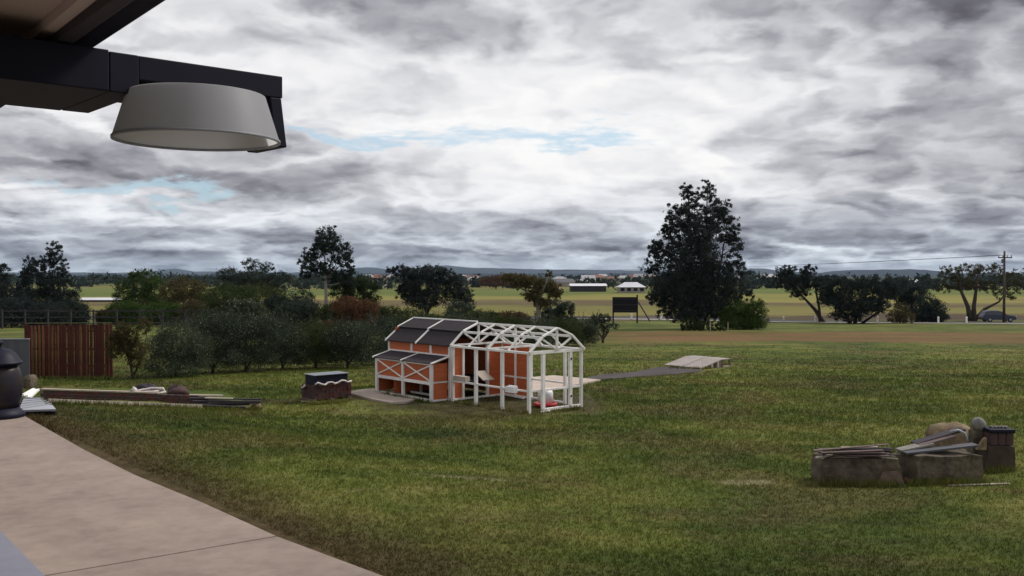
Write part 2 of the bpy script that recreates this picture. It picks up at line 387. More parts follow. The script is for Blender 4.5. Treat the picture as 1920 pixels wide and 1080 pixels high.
M_woodd = mat('dark_timber', (.045, .038, .046), .8, .3, 3., stretch=(.4, 3, 3))
M_grey = mat('grey_steel', (.34, .35, .39), .5, .12, 2., spec=.5)
M_fence = mat('grey_fence', (.10, .10, .115), .7, .12, 2.)
M_asph = mat('asphalt', (.060, .056, .062), .9, .2, 1.)
M_gravel = mat('pale_gravel', (.42, .38, .35), .95, .2, .8)
M_plast = mat('white_plastic', (.80, .80, .80), .45, .05, 3.)
M_redp = mat('red_plastic', (.50, .03, .03), .4, .1, 3.)
M_wrap = mat('white_wrap', (.62, .56, .55), .5, .2, 9.)
M_blk = mat('black_gloss', (.009, .009, .022), .55, .2, 3., spec=.2)
M_roofw = mat('pale_roof', (.62, .62, .66), .6, .1, .3)
M_roofr = mat('terracotta_roof', (.20, .10, .075), .8, .2, .3)
M_wallf = mat('house_wall', (.36, .31, .27), .9, .2, .3)
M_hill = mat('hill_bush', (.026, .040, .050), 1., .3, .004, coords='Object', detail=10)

# ------------------------------------------------------------------ ground sheet
ys = np.concatenate([np.arange(-40, 6, 3.), np.arange(6, 46, .5), np.arange(46, 140, 2.), np.geomspace(140, 12500, 70)])
ts = np.linspace(-1, 1, 141)
vv, ff = [], []
for y in ys:
    X = 22 + .72 * max(y, -y * .8)
    for t in ts: vv.append((t * X, y, H(t * X, y)))
nc = len(ts)
for i in range(len(ys) - 1):
    for j in range(nc - 1): ff.append((i * nc + j, i * nc + j + 1, (i + 1) * nc + j + 1, (i + 1) * nc + j))
gm = MB(); gm.add(vv, ff, True); ground = gm.build('ground', ground_material()); tag(ground, kind='structure')

# mown grass blades on the near lawn
PADS = [[(648, 740), (680, 733), (712, 731), (790, 748), (762, 760), (735, 760), (700, 754)], [(966, 744), (964, 711), (1038, 705), (1128, 714.5), (1090, 724), (1040, 732)],
        [(1088, 712), (1125, 703), (1190, 698), (1235, 689), (1270, 686), (1372, 690), (1312, 698), (1262, 703), (1200, 707), (1124, 713)], [(75, 754), (75, 725), (420, 735), (500, 772), (395, 768)]]
def inside(px, py, poly):
    c_ = np.zeros(len(px), bool); j = len(poly) - 1
    for i in range(len(poly)):
        (xi, yi), (xj, yj) = poly[i], poly[j]
        c_ ^= ((yi > py) != (yj > py)) & (px < (xj - xi) * (py - yi) / (yj - yi + 1e-9) + xi); j = i
    return c_
def grass():
    n = 190000
    yy = 8.0 * (64 / 8.0) ** rng.uniform(0, 1, n) ** 1.05
    xx = rng.uniform(-.56, .56, n) * yy
    s = (xx - SA.x) * snor.x + (yy - SA.y) * snor.y
    a = (xx - SA.x) * sdir.x + (yy - SA.y) * sdir.y
    k = (s > .10) | (a < -.6)
    k &= ~((np.abs(xx + 1.0) < 3.2) & (np.abs(yy - 25.3) < 2.6) & (rng.uniform(0, 1, n) < .75))
    k &= rng.uniform(0, 1, n) < np.clip((66 - yy) / 34, 0, 1)
    xx, yy = xx[k], yy[k]; n = len(xx)
    zz_ = np.array([H(a_, b_) for a_, b_ in zip(xx, yy)])
    ppx = 960 + F * xx / yy; prw = HOR - F * zz_ / yy; k = np.ones(n, bool)
    for poly in PADS: k &= ~inside(ppx, prw, poly)
    xx, yy, zz_ = xx[k], yy[k], zz_[k]
    nb = 3
    base = np.repeat(np.stack([xx, yy, zz_], 1), nb, 0); m_ = len(base)
    sc_ = np.repeat(yy, nb) / 14.
    base[:, :2] += rng.normal(0, .018, (m_, 2)) * sc_[:, None]
    th = rng.uniform(0, 2 * math.pi, m_); wd = .0045 * np.clip(sc_, .8, 2.6) * rng.uniform(.7, 1.4, m_)
    hh = rng.uniform(.018, .055, m_) * np.clip(sc_, .8, 1.6); lean = rng.uniform(.3, 1.3, m_) * hh; ph = rng.uniform(0, 2 * math.pi, m_)
    v = np.empty((m_, 3, 3)); dxy = np.stack([np.cos(th) * wd, np.sin(th) * wd, np.zeros(m_)], 1)
    v[:, 0] = base - dxy; v[:, 1] = base + dxy; v[:, 2] = base + np.stack([np.cos(ph) * lean, np.sin(ph) * lean, hh], 1)
    v[:, :2, 2] -= .005
    v = np.concatenate([v, tufts()])
    return tri_mesh('lawn_grass', v.reshape(-1, 3), 3)
def tufts():
    r = np.random.default_rng(55); P_ = []
    lines = [((1536, 912), (1694, 914), 90), ((1704, 911), (1850, 909), 80), ((1848, 888), (1905, 884), 40), ((705, 738), (808, 758), 50), ((845, 755), (995, 777), 40), ((995, 777), (1090, 767), 26), ((560, 755), (590, 759), 18), ((590, 759), (648, 755), 40), ((84, 757), (380, 767), 120), ((370, 770), (490, 770), 60), ((50, 711), (206, 710), 70), ((1256, 690), (1315, 694), 26), ((1315, 693), (1367, 684), 26), ((60, 786), (160, 838), 40)]
    for (a0, b0), (a1, b1), n in lines:
        for _ in range(n):
            q = r.uniform(); P_.append((G(a0 + (a1 - a0) * q, b0 + (b1 - b0) * q + r.uniform(-1.5, 1.5)), 1.))
    for _ in range(420):
        P_.append((G(r.uniform(150, 1900), 1075 - 320 * r.uniform() ** .8), r.uniform(.3, .6)))
    out = []
    for p, k in P_:
        s_ = (p.x - SA.x) * snor.x + (p.y - SA.y) * snor.y
        if s_ < .06 and (p.x - SA.x) * sdir.x + (p.y - SA.y) * sdir.y > -.5: continue
        nb = int(r.integers(6, 14)); th = r.uniform(0, 6.28, nb); ph = r.uniform(0, 6.28, nb); hh = r.uniform(.07, .17, nb) * k; w_ = .006 * max(.8, p.y / 16)
        b = np.array(p) + np.stack([r.normal(0, .03, nb), r.normal(0, .03, nb), np.full(nb, -.01)], 1); d = np.stack([np.cos(th), np.sin(th), 0 * th], 1) * w_
        out.append(np.stack([b - d, b + d, b + np.stack([np.cos(ph) * hh * .5, np.sin(ph) * hh * .5, hh], 1)], 1))
    return np.concatenate(out)
def tri_mesh(name, v, k):
    me = bpy.data.meshes.new(name); nv = len(v); nf = nv // k
    me.vertices.add(nv); me.vertices.foreach_set('co', np.ascontiguousarray(v, dtype=np.float32).ravel())
    me.loops.add(nv); me.loops.foreach_set('vertex_index', np.arange(nv, dtype=np.int32))
    me.polygons.add(nf); me.polygons.foreach_set('loop_start', np.arange(0, nv, k, dtype=np.int32)); me.polygons.foreach_set('loop_total', np.full(nf, k, dtype=np.int32))
    me.update(calc_edges=True); return me
gme = grass(); gme.materials.append(blade_material()); tag(link('lawn_grass', gme), 'short mown green and straw coloured lawn grass', 'grass', kind='stuff')

# ------------------------------------------------------------------ patio, pads, paths, road
def sheet(name, pts, mat_, lift=.02, thick=.1, parent=None):
    c = sum(pts, Vector()) / len(pts); n = len(pts); m_ = MB()
    m_.add([(p.x, p.y, p.z + lift) for p in pts] + [(p.x, p.y, p.z - thick) for p in pts],
           [tuple(range(n)), tuple(range(n, 2 * n))[::-1]] + [(i, n + i, n + (i + 1) % n, (i + 1) % n) for i in range(n)])
    return m_
se = [on_drop(a, b, SLAB) for a, b in SE]
se[0] = se[1] + (se[1] - se[2]) * .9
jr0, jr1 = on_drop(78, 1080, SLAB), on_drop(519, 1005, SLAB)
wallp = on_drop(0, 1000, SLAB); wallq = on_drop(78, 1080, SLAB); wd_ = (wallp - wallq).normalized()
w0 = wallp + wd_ * 22; w1 = wallq - wd_ * 7
def patio():
    root = empty('concrete_patio', se[3], None, None); tag(root, kind='structure')
    jd = (jr1 - jr0).normalized(); off = sdir * .014
    j_in = jr0 - jd * .35
    far = [se[0], se[1], se[2], se[3], se[4], jr1 - off]
    polyA = far + [j_in - off, w0 - snor * .4]
    polyB = [jr1 + off, se[6], se[7], w1 - snor * .4, j_in + off]
    for nm, poly in (('slab_panel', polyA), ('slab_panel', polyB)):
        p2 = [(p.x - root.location.x, p.y - root.location.y) for p in poly]
        a_ = sum(p2[i][0] * p2[(i + 1) % len(p2)][1] - p2[(i + 1) % len(p2)][0] * p2[i][1] for i in range(len(p2)))
        if a_ < 0: p2 = p2[::-1]
        MB().prism(p2, -.11, 0.).build(nm, M_conc, root, bevel=.006)
    lp = [(p.x - root.location.x, p.y - root.location.y) for p in (w0, wallp, wallq, w1)] + [((p - snor * .35).x - root.location.x, (p - snor * .35).y - root.location.y) for p in (w1, w0)]
    a_ = sum(lp[i][0] * lp[(i + 1) % len(lp)][1] - lp[(i + 1) % len(lp)][0] * lp[i][1] for i in range(len(lp)))
    MB().prism(lp if a_ > 0 else lp[::-1], .004, .03).build('wall_ledge', M_concg, root)
patio()

def ground_poly(name, pix, mat_, lift=.02, thick=.08, sub=1):
    pts = [G(a, b) for a, b in pix]
    a_ = sum(pts[i].x * pts[(i + 1) % len(pts)].y - pts[(i + 1) % len(pts)].x * pts[i].y for i in range(len(pts)))
    if a_ < 0: pts = pts[::-1]
    return tag(sheet(name, pts, mat_, lift, thick).build(name, mat_), kind='structure')
ground_poly('concrete_pad', [(648, 738), (680, 733), (712, 731), (790, 748), (762, 757), (735, 758), (700, 752)], M_pad, .05)
ground_poly('concrete_pad', [(968, 742), (966, 712), (1038, 706), (1126, 714.5), (1088, 722), (1040, 730)], M_pad, .05)
ground_poly('dirt_path', [(1088, 712), (1125, 703), (1190, 698), (1235, 689), (1270, 688), (1320, 692), (1312, 697), (1262, 703), (1200, 707), (1124, 713)], mat('dirt', (.075, .060, .062), .95, .35, 1.2), .02)
# road and pale shoulder: pixel pairs along its near edge
road_near = [(-900, 604), (200, 597.), (1000, 598), (1240, 600), (1500, 605), (1700, 606.5), (1920, 608), (2900, 612)]
def strip(name, near, far, mat_, lift):
    m_ = MB(); n = len(near); vv_ = [(p.x, p.y, H(p.x, p.y) + lift) for p in near] + [(p.x, p.y, H(p.x, p.y) + lift) for p in far]
    m_.add(vv_, [(i, i + 1, n + i + 1, n + i) for i in range(n - 1)]); return tag(m_.build(name, mat_), kind='structure')
rp = []
for i in range(len(road_near) - 1):
    (a0, b0), (a1, b1) = road_near[i], road_near[i + 1]
    for k in range(8): t = k / 8; rp.append(at(a0 + (a1 - a0) * t, 0) if 0 else G(a0 + (a1 - a0) * t, b0 + (b1 - b0) * t))
def shifted(d): return [Vector((p.x * (1 + d / p.y), p.y + d, 0)) for p in rp]
strip('road', shifted(2.6), shifted(10.5), M_asph, .05)
strip('gravel_shoulder', shifted(.0), shifted(2.6), M_gravel, .06)

# ------------------------------------------------------------------ hills
def hills(name, y0, prof, depth, seed, mat_):
    r = np.random.default_rng(seed); xs = np.linspace(-1200, 3200, 260); m_ = MB(); k = 9; vv_ = []
    rows = np.interp(xs, [p[0] for p in prof], [p[1] for p in prof])
    nz = np.convolve(r.normal(0, 1, 300), np.ones(9) / 9, 'same')[:260] * 1.2 + r.normal(0, .25, 260)
    top = -(rows + nz - HOR) / F * y0
    for i in range(k):
        u_ = i / (k - 1); yv = y0 + (u_ - .5) * depth; bz = -float(np.interp(yv, FARY, FARD)) - 4
        hgt = math.sin(math.pi * u_) ** .8
        for x_, tz in zip(xs, top): vv_.append(((x_ - 960) / F * y0 * (1 + (u_ - .5) * .1), yv, bz + (tz - bz) * hgt + r.normal(0, 1.5) * hgt))
    n_ = len(xs)
    m_.add(vv_, [(i * n_ + j, i * n_ + j + 1, (i + 1) * n_ + j + 1, (i + 1) * n_ + j) for i in range(k - 1) for j in range(n_ - 1)], True)
    return tag(m_.build(name, mat_), kind='structure')
hills('hills', 9000, [(-1200, 512), (140, 511), (230, 512), (300, 507), (330, 503), (360, 509), (540, 511), (640, 507), (690, 500), (730, 505), (800, 503), (830, 497), (880, 502), (960, 504), (1060, 506), (1200, 508), (1380, 505), (1430, 504), (1470, 508), (1560, 513), (3200, 514)], 1500, 1, M_hill)
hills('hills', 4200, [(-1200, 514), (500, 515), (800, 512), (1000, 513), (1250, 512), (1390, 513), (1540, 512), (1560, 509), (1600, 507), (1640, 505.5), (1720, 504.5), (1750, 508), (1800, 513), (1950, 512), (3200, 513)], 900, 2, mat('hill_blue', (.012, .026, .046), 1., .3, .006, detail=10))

# ------------------------------------------------------------------ house eave and wall lamp (overhead, close to the camera)
ez = .40
def on_z(px, row, z): v = ray(px, row); return v * (z / v.z)
eo0, eo1 = on_z(0, 205, ez), on_z(315, 0, ez)
ed = (eo1 - eo0).normalized(); en = Vector((-ed.y, ed.x, 0))
if en.x > 0: en = -en                      # towards the house
eave = empty('house', (eo0.x, eo0.y, ez), 'dark underside of the house eave and its fascia, above the wall lamp', 'house')
def ebox(name, s0, s1, z0, z1, m_, bevel=0.):
    L0_, L1_ = -14., 8.0; p = []
    for z in (z0, z1):
        for l, s in ((L0_, s0), (L1_, s0), (L1_, s1), (L0_, s1)):
            q = ed * l + en * s; p.append((q.x, q.y, z))
    return MB().hexa(p).build(name, m_, eave, bevel=bevel)
M_soff = mat('soffit', (.68, .58, .55), .8, .12, 1.5)
ebox('gutter', .0, .047, .0, .11, M_dark, .004)
ebox('fascia', .051, .078, -.012, .16, mat('fascia_paint', (.06, .055, .07), .6, .1, 2.), .003)
ebox('fascia_trim', .0475, .0505, -.004, .02, M_grey)
ebox('soffit', .079, 1.6, .022, .05, M_soff)
ebox('soffit_bead', .079, .10, .004, .021, M_soff)
d0_ = (-Vector((eo0.x, eo0.y, 0))).dot(en) + .12
ebox('wall', d0_, d0_ + .25, -2.585, .02, mat('house_paint', (.42, .36, .32), .85, .1, 2.))
ebox('roof_sheet', -.02, 1.6, .17, .20, M_fence)

U = Vector((-.66, .751, 0)); V = Vector((.751, .66, 0))
lo = on_z(205, 92, ez - .014)
lamp = empty('wall_lamp', lo, 'wall lamp with wide grey conical shade hanging from a dark square bracket', 'lamp')
def lbox(name, v0, v1, u0, u1, z0, z1, bevel=.002, flare=0.):
    p = []
    for z in (z0, z1):
        fl = flare if z == z0 else 0
        for a, b in ((v0 + fl, u0), (v1 + fl, u0), (v1 + fl, u1), (v0 + fl, u1)):
            q = V * a + U * b; p.append((q.x, q.y, z))
    return MB().hexa(p).build(name, M_dark, lamp, bevel=bevel)
z178 = ray(200, 171); zb = z178.z / z178.y * lo.y - lo.z
lbox('mount_box', -.60, -.0006, 0, .275, zb, -.001)
lbox('arm_sleeve', .0006, .052, .002, .272, zb, -.003)
lbox('arm', .052, .335, .004, .27, -.046, -.003)
lbox('end_plate', .308, .332, .004, .13, -.142, -.0462, flare=.012)
v_ = (-.324 * lo.y - lo.x) / .965
sc_ = V * v_ + U * .0
M_shade = bpy.data.materials.new('lamp_shade'); M_shade.use_nodes = True
t = N(M_shade.node_tree); t.n.clear()
cc_ = t.ramp(t.noise(t.new('ShaderNodeTexCoord').outputs['Object'], 6, 4, .6), [(.3, (.40, .41, .44)), (.7, (.44, .45, .48))])
cc_ = t.mix(t.new('ShaderNodeNewGeometry').outputs['Backfacing'], cc_, (.82, .82, .82))  # inner face whitened: brightness of the backlit interior put into its colour
a_ = t.new('ShaderNodeBsdfDiffuse'); b_ = t.new('ShaderNodeBsdfTranslucent'); x_ = t.new('ShaderNodeMixShader'); x_.inputs[0].default_value = .50
gl = t.new('ShaderNodeBsdfGlossy'); gl.inputs['Roughness'].default_value = .45; x2 = t.new('ShaderNodeMixShader'); x2.inputs[0].default_value = .03
t.l.new(cc_, a_.inputs[0]); t.l.new(cc_, b_.inputs[0]); t.l.new(a_.outputs[0], x_.inputs[1]); t.l.new(b_.outputs[0], x_.inputs[2])
t.l.new(x_.outputs[0], x2.inputs[1]); t.l.new(gl.outputs[0], x2.inputs[2])
t.l.new(x2.outputs[0], t.new('ShaderNodeOutputMaterial').inputs[0])
yc = lo.y + sc_.y
rb, rt = 150 / F * yc, 124 / F * yc
zbot, ztop = -.146, -.062
sho = MB().lathe([(rb, zbot), (rt, ztop)], 72, sc_.x, sc_.y, False, False).lathe([(rt - .001, ztop + .0005), (.04, ztop + .001)], 72, sc_.x, sc_.y, False, False).build('shade', M_shade, lamp)
MB().lathe([(rb - .0035, zbot - .001), (rb + .001, zbot - .001), (rb + .001, zbot + .0035), (rb - .0035, zbot + .0035), (rb - .0035, zbot - .001)], 72, sc_.x, sc_.y, False, False).build('rim', M_shade, sho)
MB().lathe([(.044, ztop + .003), (.046, -.052), (.03, -.046)], 32, sc_.x, sc_.y).build('lamp_holder', mat('lamp_holder', (.30, .30, .32), .5, .1), lamp)
MB().lathe([(.022, ztop - .004), (.034, ztop - .016), (.034, ztop - .03), (.02, ztop - .04), (.004, ztop - .043)], 24, sc_.x, sc_.y).build('bulb', mat('frosted_glass', (.55, .55, .56), .4, .05), lamp)

# ------------------------------------------------------------------ leaf and tree builders
def leaf_cloud(name, clumps, n, size, seed, mat_, origin, flat=.55, shell=.55, sub=None, droop=0., tight=1., wexp=.72):
    """leaf faces gathered in sub-clumps through a set of ellipsoids (centre, radii)"""
    r = np.random.default_rng(seed)
    wts = np.array([c[3] * c[4] * c[5] for c in clumps]) ** wexp; wts /= wts.sum()
    V_ = []
    for c, wt in zip(clumps, wts):
        k = max(12, int(n * wt)); ns = max(5, int(k / (sub or 26)))
        d = r.normal(0, 1, (ns, 3)); d /= np.linalg.norm(d, axis=1)[:, None]
        rad = r.uniform(shell, 1.0, ns) ** .8
        rad *= r.uniform(.82, 1.12, ns)
        cen = np.array(c[:3]) + d * rad[:, None] * np.array(c[3:6])
        rs = (np.array(c[3:6]).mean()) * r.uniform(.14, .34, ns) * tight
        idx = r.integers(0, ns, k)
        off = r.normal(0, .5, (k, 3)) * rs[idx][:, None]; off[:, 2] *= .8
        p = cen[idx] + off; p[:, 2] -= droop * np.abs(off[:, 2])
        s_ = size * r.uniform(.6, 1.35, k)
        a = r.normal(0, 1, (k, 3)); a /= np.linalg.norm(a, axis=1)[:, None]
        b = np.cross(a, r.normal(0, 1, (k, 3))); b /= np.linalg.norm(b, axis=1)[:, None]
        a *= s_[:, None]; b *= (s_ * flat)[:, None]
        V_.append(np.stack([p - a, p + b * .5, p + a, p - b * .5], 1))
    v = np.concatenate(V_).reshape(-1, 3) - np.array(origin)
    me = tri_mesh(name, v, 4); me.materials.append(mat_); return me
def wobble(a, b, k, amp, r):
    a, b = Vector(a), Vector(b); L = (b - a).length
    return [a.lerp(b, i / k) + (Vector(r.normal(0, amp * L, 3)) * (1 if 0 < i < k else 0)) for i in range(k + 1)]
L_dark = leaf_mat('casuarina_leaf', (0.018, 0.026, 0.028), (0.060, 0.074, 0.067), (.07, .075, .06), .08)
L_gum = leaf_mat('gum_leaf', (0.021, 0.032, 0.028), (0.070, 0.091, 0.070), (.085, .095, .075), .10)
L_mid = leaf_mat('bush_leaf', (0.021, 0.033, 0.015), (0.075, 0.099, 0.036), (.10, .11, .05), .10)
L_green = leaf_mat('green_leaf', (0.027, 0.053, 0.015), (0.090, 0.143, 0.038), (.11, .13, .05), .10)
L_fruit = leaf_mat('fruit_leaf', (.028, .041, .031), (.090, .112, .072), (.30, .31, .25), .05)
L_red = leaf_mat('rust_leaf', (0.060, 0.033, 0.021), (0.188, 0.090, 0.054), (.14, .10, .06), .12)
L_brown = leaf_mat('brown_leaf', (0.042, 0.039, 0.021), (0.128, 0.112, 0.048), (.15, .13, .07), .12)

seed_ = [100]
def plant(name, label, cat, base, y, crowns, leaf, n, size, trunk=None, bark=None, group=None, shell=.5, flat=.55, trunk_r=.12, sub=None, depth=.8, limbs=6, tight=1., wexp=.72):
    """base: (px,row) of the foot; crowns: (px,row,half width,half height) ellipses as seen at depth y; trunk: list of pixel polylines"""
    seed_[0] += 1; r = np.random.default_rng(seed_[0])
    bx = at(base[0], y) if base[1] is None else G(*base)
    if y is None: y = bx.y
    else: bx = at(base[0], y)
    org = bx
    root = empty(name, org, label, cat, group)
    k = y / F; cl = []
    if cat == 'bush':
        wx = max(abs(c[0] - base[0]) + c[2] for c in crowns); br = HOR - F * bx.z / y
        crowns = list(crowns) + [(base[0] - wx * .4, br - 13, wx * .55, 14), (base[0] + wx * .4, br - 12, wx * .55, 13)]; n = int(n * 1.2)
    for i, c in enumerate(crowns):
        p = P(c[0], c[1], y); p.y += r.uniform(-.35, .35) * c[2] * k if len(crowns) > 1 else 0
        cl.append((p.x, p.y, p.z, c[2] * k, c[2] * k * depth, c[3] * k))
    me = leaf_cloud('crown', cl, int(n * 2.0), size * .64, seed_[0], leaf, org, flat, shell, sub, 0., tight, wexp)
    link('crown', me, root)
    tm = MB()
    if trunk:
        for line in trunk:
            pts = [P(a, b, y) + Vector((0, r.uniform(-.15, .15) * (i > 0), 0)) for i, (a, b, w_) in enumerate(line)]
            pts[0] = Vector((pts[0].x, pts[0].y, min(pts[0].z, H(pts[0].x, pts[0].y) - .05))) if line[0][1] >= base[1] - 3 else pts[0]
            tm.tube([p - org for p in pts], [w_ * k / 2 for a, b, w_ in line], 7)
    else:
        tm.tube([(0, 0, -.05), (0, 0, max(.3, (min(c[2] - c[5] * .3 for c in cl) - org.z)))], [trunk_r, trunk_r * .8], 7)
    # limbs reaching into the crown
    top = Vector(tm.v[-1]) if not trunk else None
    for c in cl[:limbs]:
        for q in range(2):
            e = Vector(c[:3]) - org + Vector((r.uniform(-.6, .6) * c[3], r.uniform(-.6, .6) * c[4], r.uniform(-.1, .7) * c[5]))
            if top: a = top
            else:                                  # leave the nearest stem a little below the clump it carries
                best = None
                for line in trunk:
                    for (pa, pb_, _), (qa, qb, _) in zip(line[:-1], line[1:]):
                        for u_ in (0., .25, .5, .75, 1.):
                            cnd = Vector(P(pa + (qa - pa) * u_, pb_ + (qb - pb_) * u_, y)) - org
                            d_ = (cnd - e).length + (3. if cnd.z > e.z else 0)
                            if best is None or d_ < best[0]: best = (d_, cnd)
                a = best[1]
            w_ = wobble(a, e, 4, .05, r); tm.tube(w_, [trunk_r * .5, trunk_r * .42, trunk_r * .33, trunk_r * .22, trunk_r * .08], 5)
    tm.build('trunk', bark or (M_barkk if leaf is L_dark else M_bark), root)
    return root

# big casuarina
plant('casuarina_tree', 'tallest tree, a dark broad casuarina with twin tops beside the road', 'tree', (1306, 617), 99,
      [(1262, 402, 17, 24), (1360, 398, 17, 26), (1286, 352, 14, 13), (1325, 347, 13, 12), (1250, 428, 16, 18), (1378, 436, 14, 20), (1232, 462, 18, 18), (1292, 372, 22, 28), (1329, 368, 20, 26), (1285, 410, 30, 34), (1340, 405, 30, 36), (1262, 440, 26, 30), (1365, 432, 24, 30), (1310, 440, 42, 40), (1240, 470, 28, 24), (1375, 462, 22, 26),
       (1300, 490, 66, 44), (1222, 500, 24, 20), (1378, 505, 26, 30), (1270, 540, 58, 40), (1340, 545, 60, 42), (1235, 555, 26, 22), (1395, 550, 22, 18), (1300, 580, 60, 28), (1250, 578, 22, 22), (1352, 582, 30, 22)],
      L_dark, 42000, .23, [[(1304, 618, 9), (1300, 540, 7), (1296, 450, 5), (1290, 350, 1.5)], [(1312, 618, 8), (1318, 540, 6), (1324, 450, 4), (1327, 345, 1.5)], [(1298, 618, 6), (1276, 530, 4), (1258, 445, 1.5)], [(1316, 618, 6), (1345, 530, 4), (1362, 430, 1.5)]],
      trunk_r=.13, shell=.3, sub=34, limbs=19, tight=.72, wexp=.85)
# gum with bare pale stem
plant('gum_tree', 'tall gum tree with bare pale trunk and dome crown behind the fruit trees', 'tree', (612, 621), 97,
      [(618, 452, 28, 28), (640, 478, 24, 30), (596, 470, 24, 22), (578, 492, 22, 18), (652, 505, 16, 18), (600, 505, 30, 16), (635, 520, 32, 14), (570, 515, 14, 10), (655, 530, 16, 10)],
      L_gum, 9500, .20, [[(612, 624, 8), (612, 575, 6.5), (611, 520, 5.5), (609, 490, 3), (606, 455, 1)], [(612, 520, 4), (622, 485, 2.5), (630, 455, 1)], [(612, 522, 4), (598, 492, 2), (584, 480, 1)], [(613, 520, 4), (636, 500, 2), (648, 485, 1)]],
      M_barkp, trunk_r=.07, shell=.3, limbs=9, tight=.7, sub=30)
# group of trees at the far left of the view
plant('tall_tree', 'tall narrow-headed dark tree rising beyond the rail fence and red screen', 'tree', (102, 612), 112,
      [(102, 468, 17, 18), (112, 495, 19, 22), (88, 492, 16, 20), (72, 508, 18, 16), (120, 520, 18, 20), (95, 530, 32, 26), (125, 555, 32, 26), (75, 560, 34, 28), (105, 578, 40, 20)], L_dark, 12000, .22, trunk_r=.15, shell=.3, tight=.7, sub=28)
plant('palm_tree', 'small round palm-like tree just west of the tall narrow-headed tree', 'tree', (52, 612), 116,
      [(54, 497, 16, 15), (50, 520, 16, 14), (45, 548, 22, 22), (40, 575, 26, 20)], L_dark, 5000, .24, trunk_r=.15)
plant('dark_tree', 'dark spreading tree cut by the photo edge beyond the grey fence', 'tree', (0, 612), 108,
      [(5, 508, 15, 16), (-15, 530, 30, 26), (12, 545, 20, 20), (0, 578, 34, 24)], L_dark, 5000, .22, trunk_r=.15)
plant('round_bush', 'large round dark green bush beyond the rail fence', 'bush', (262, 610), 122,
      [(262, 532, 34, 26), (240, 552, 26, 26), (290, 548, 26, 28), (262, 575, 48, 26), (250, 512, 14, 8), (277, 510, 12, 7)], L_green, 9000, .22, trunk_r=.2, shell=.5)
plant('broad_bush', 'broad brownish green bush next to the large round bush', 'bush', (352, 610), 120,
      [(345, 540, 34, 22), (320, 550, 26, 24), (380, 548, 24, 22), (350, 572, 52, 24)], L_brown, 8000, .20, trunk_r=.2)
plant('leafy_tree', 'airy tree with two small rounded heads left of the pale-trunked gum', 'tree', (470, 610), 150,
      [(467, 495, 17, 12), (498, 500, 16, 11), (430, 516, 26, 14), (480, 520, 40, 16), (525, 524, 26, 16), (450, 540, 40, 14), (510, 545, 30, 14)], L_gum, 9000, .24, trunk_r=.2)
plant('low_bush', 'yellowish green bush between the broad bush and the pale-trunked gum', 'bush', (430, 618), 92,
      [(415, 562, 34, 20), (455, 570, 34, 20), (430, 588, 54, 22)], L_mid, 7000, .17, trunk_r=.12)
plant('low_bush', 'dark bush at the foot of the pale-trunked gum, west side', 'bush', (545, 618), 94,
      [(520, 570, 30, 18), (565, 560, 26, 20), (545, 588, 50, 22)], L_gum, 7000, .17, trunk_r=.12)
plant('low_bush', 'dark green bush at the foot of the pale-trunked gum, east side', 'bush', (672, 615), 99,
      [(668, 532, 30, 16), (690, 540, 22, 16), (640, 545, 26, 16), (672, 562, 40, 16)], L_mid, 7000, .18, trunk_r=.12)
plant('rust_bush', 'rusty red-brown bush beside the pale-trunked gum', 'bush', (655, 622), 86,
      [(650, 572, 30, 16), (685, 578, 26, 16), (668, 592, 44, 18)], L_red, 6000, .16, trunk_r=.1)
plant('umbrella_tree', 'flat-topped dark tree between the pale-trunked gum and the dead tree', 'tree', (802, 618), 100,
      [(745, 508, 22, 12), (775, 512, 28, 14), (812, 508, 28, 13), (838, 520, 26, 18), (790, 535, 46, 22), (850, 545, 30, 24), (868, 562, 26, 24), (800, 562, 40, 22), (765, 545, 26, 18)], L_dark, 15000, .20,
      [[(802, 620, 9), (800, 585, 7), (792, 555, 5), (780, 525, 2)], [(800, 590, 5), (815, 555, 4), (830, 525, 2)]], trunk_r=.12, shell=.35, tight=.75, sub=28)
plant('low_bush', 'low mixed bush at the foot of the flat-topped dark tree', 'bush', (740, 622), 88,
      [(725, 588, 32, 14), (770, 592, 32, 14), (800, 600, 34, 12)], L_mid, 6000, .16, trunk_r=.1)
plant('silver_bush', 'pale stemmed shrub below the east side of the flat-topped tree', 'bush', (870, 622), 86,
      [(862, 580, 28, 18), (880, 592, 24, 16), (850, 598, 30, 14)], L_fruit, 6000, .15, trunk_r=.1)
# storm-bent tree
bt = plant('bent_tree', 'bent half-dead tree with reddish leaves and a bare slanting branch', 'tree', (1010, 618), 98,
      [(985, 524, 26, 9), (955, 520, 22, 8), (1030, 514, 8, 9), (1018, 535, 30, 16), (1040, 548, 20, 14), (1000, 552, 22, 14), (970, 535, 20, 8), (1015, 568, 18, 12)], L_brown, 7000, .19,
      [[(1010, 620, 11), (1010, 585, 9), (1006, 558, 7), (985, 545, 4), (962, 533, 1.5)], [(1008, 570, 6), (1020, 540, 4), (1030, 512, 1.5)], [(1010, 575, 5), (1035, 555, 3), (1052, 540, 1.5)]], M_barkp, trunk_r=.10, shell=.3)
plant('red_crowned_tree', 'small reddish tree west of the bent tree at the field edge', 'tree', (930, 540), 500,
      [(925, 523, 18, 8), (945, 524, 16, 8), (908, 528, 14, 8), (930, 531, 26, 6)], L_red, 3000, .6, trunk_r=.3)
plant('round_bush', 'dark round bush in front of the trunk of the bent tree', 'bush', (1045, 612), 101,
      [(1040, 578, 26, 16), (1062, 580, 20, 14), (1030, 592, 30, 14)], L_gum, 5000, .18, trunk_r=.1)
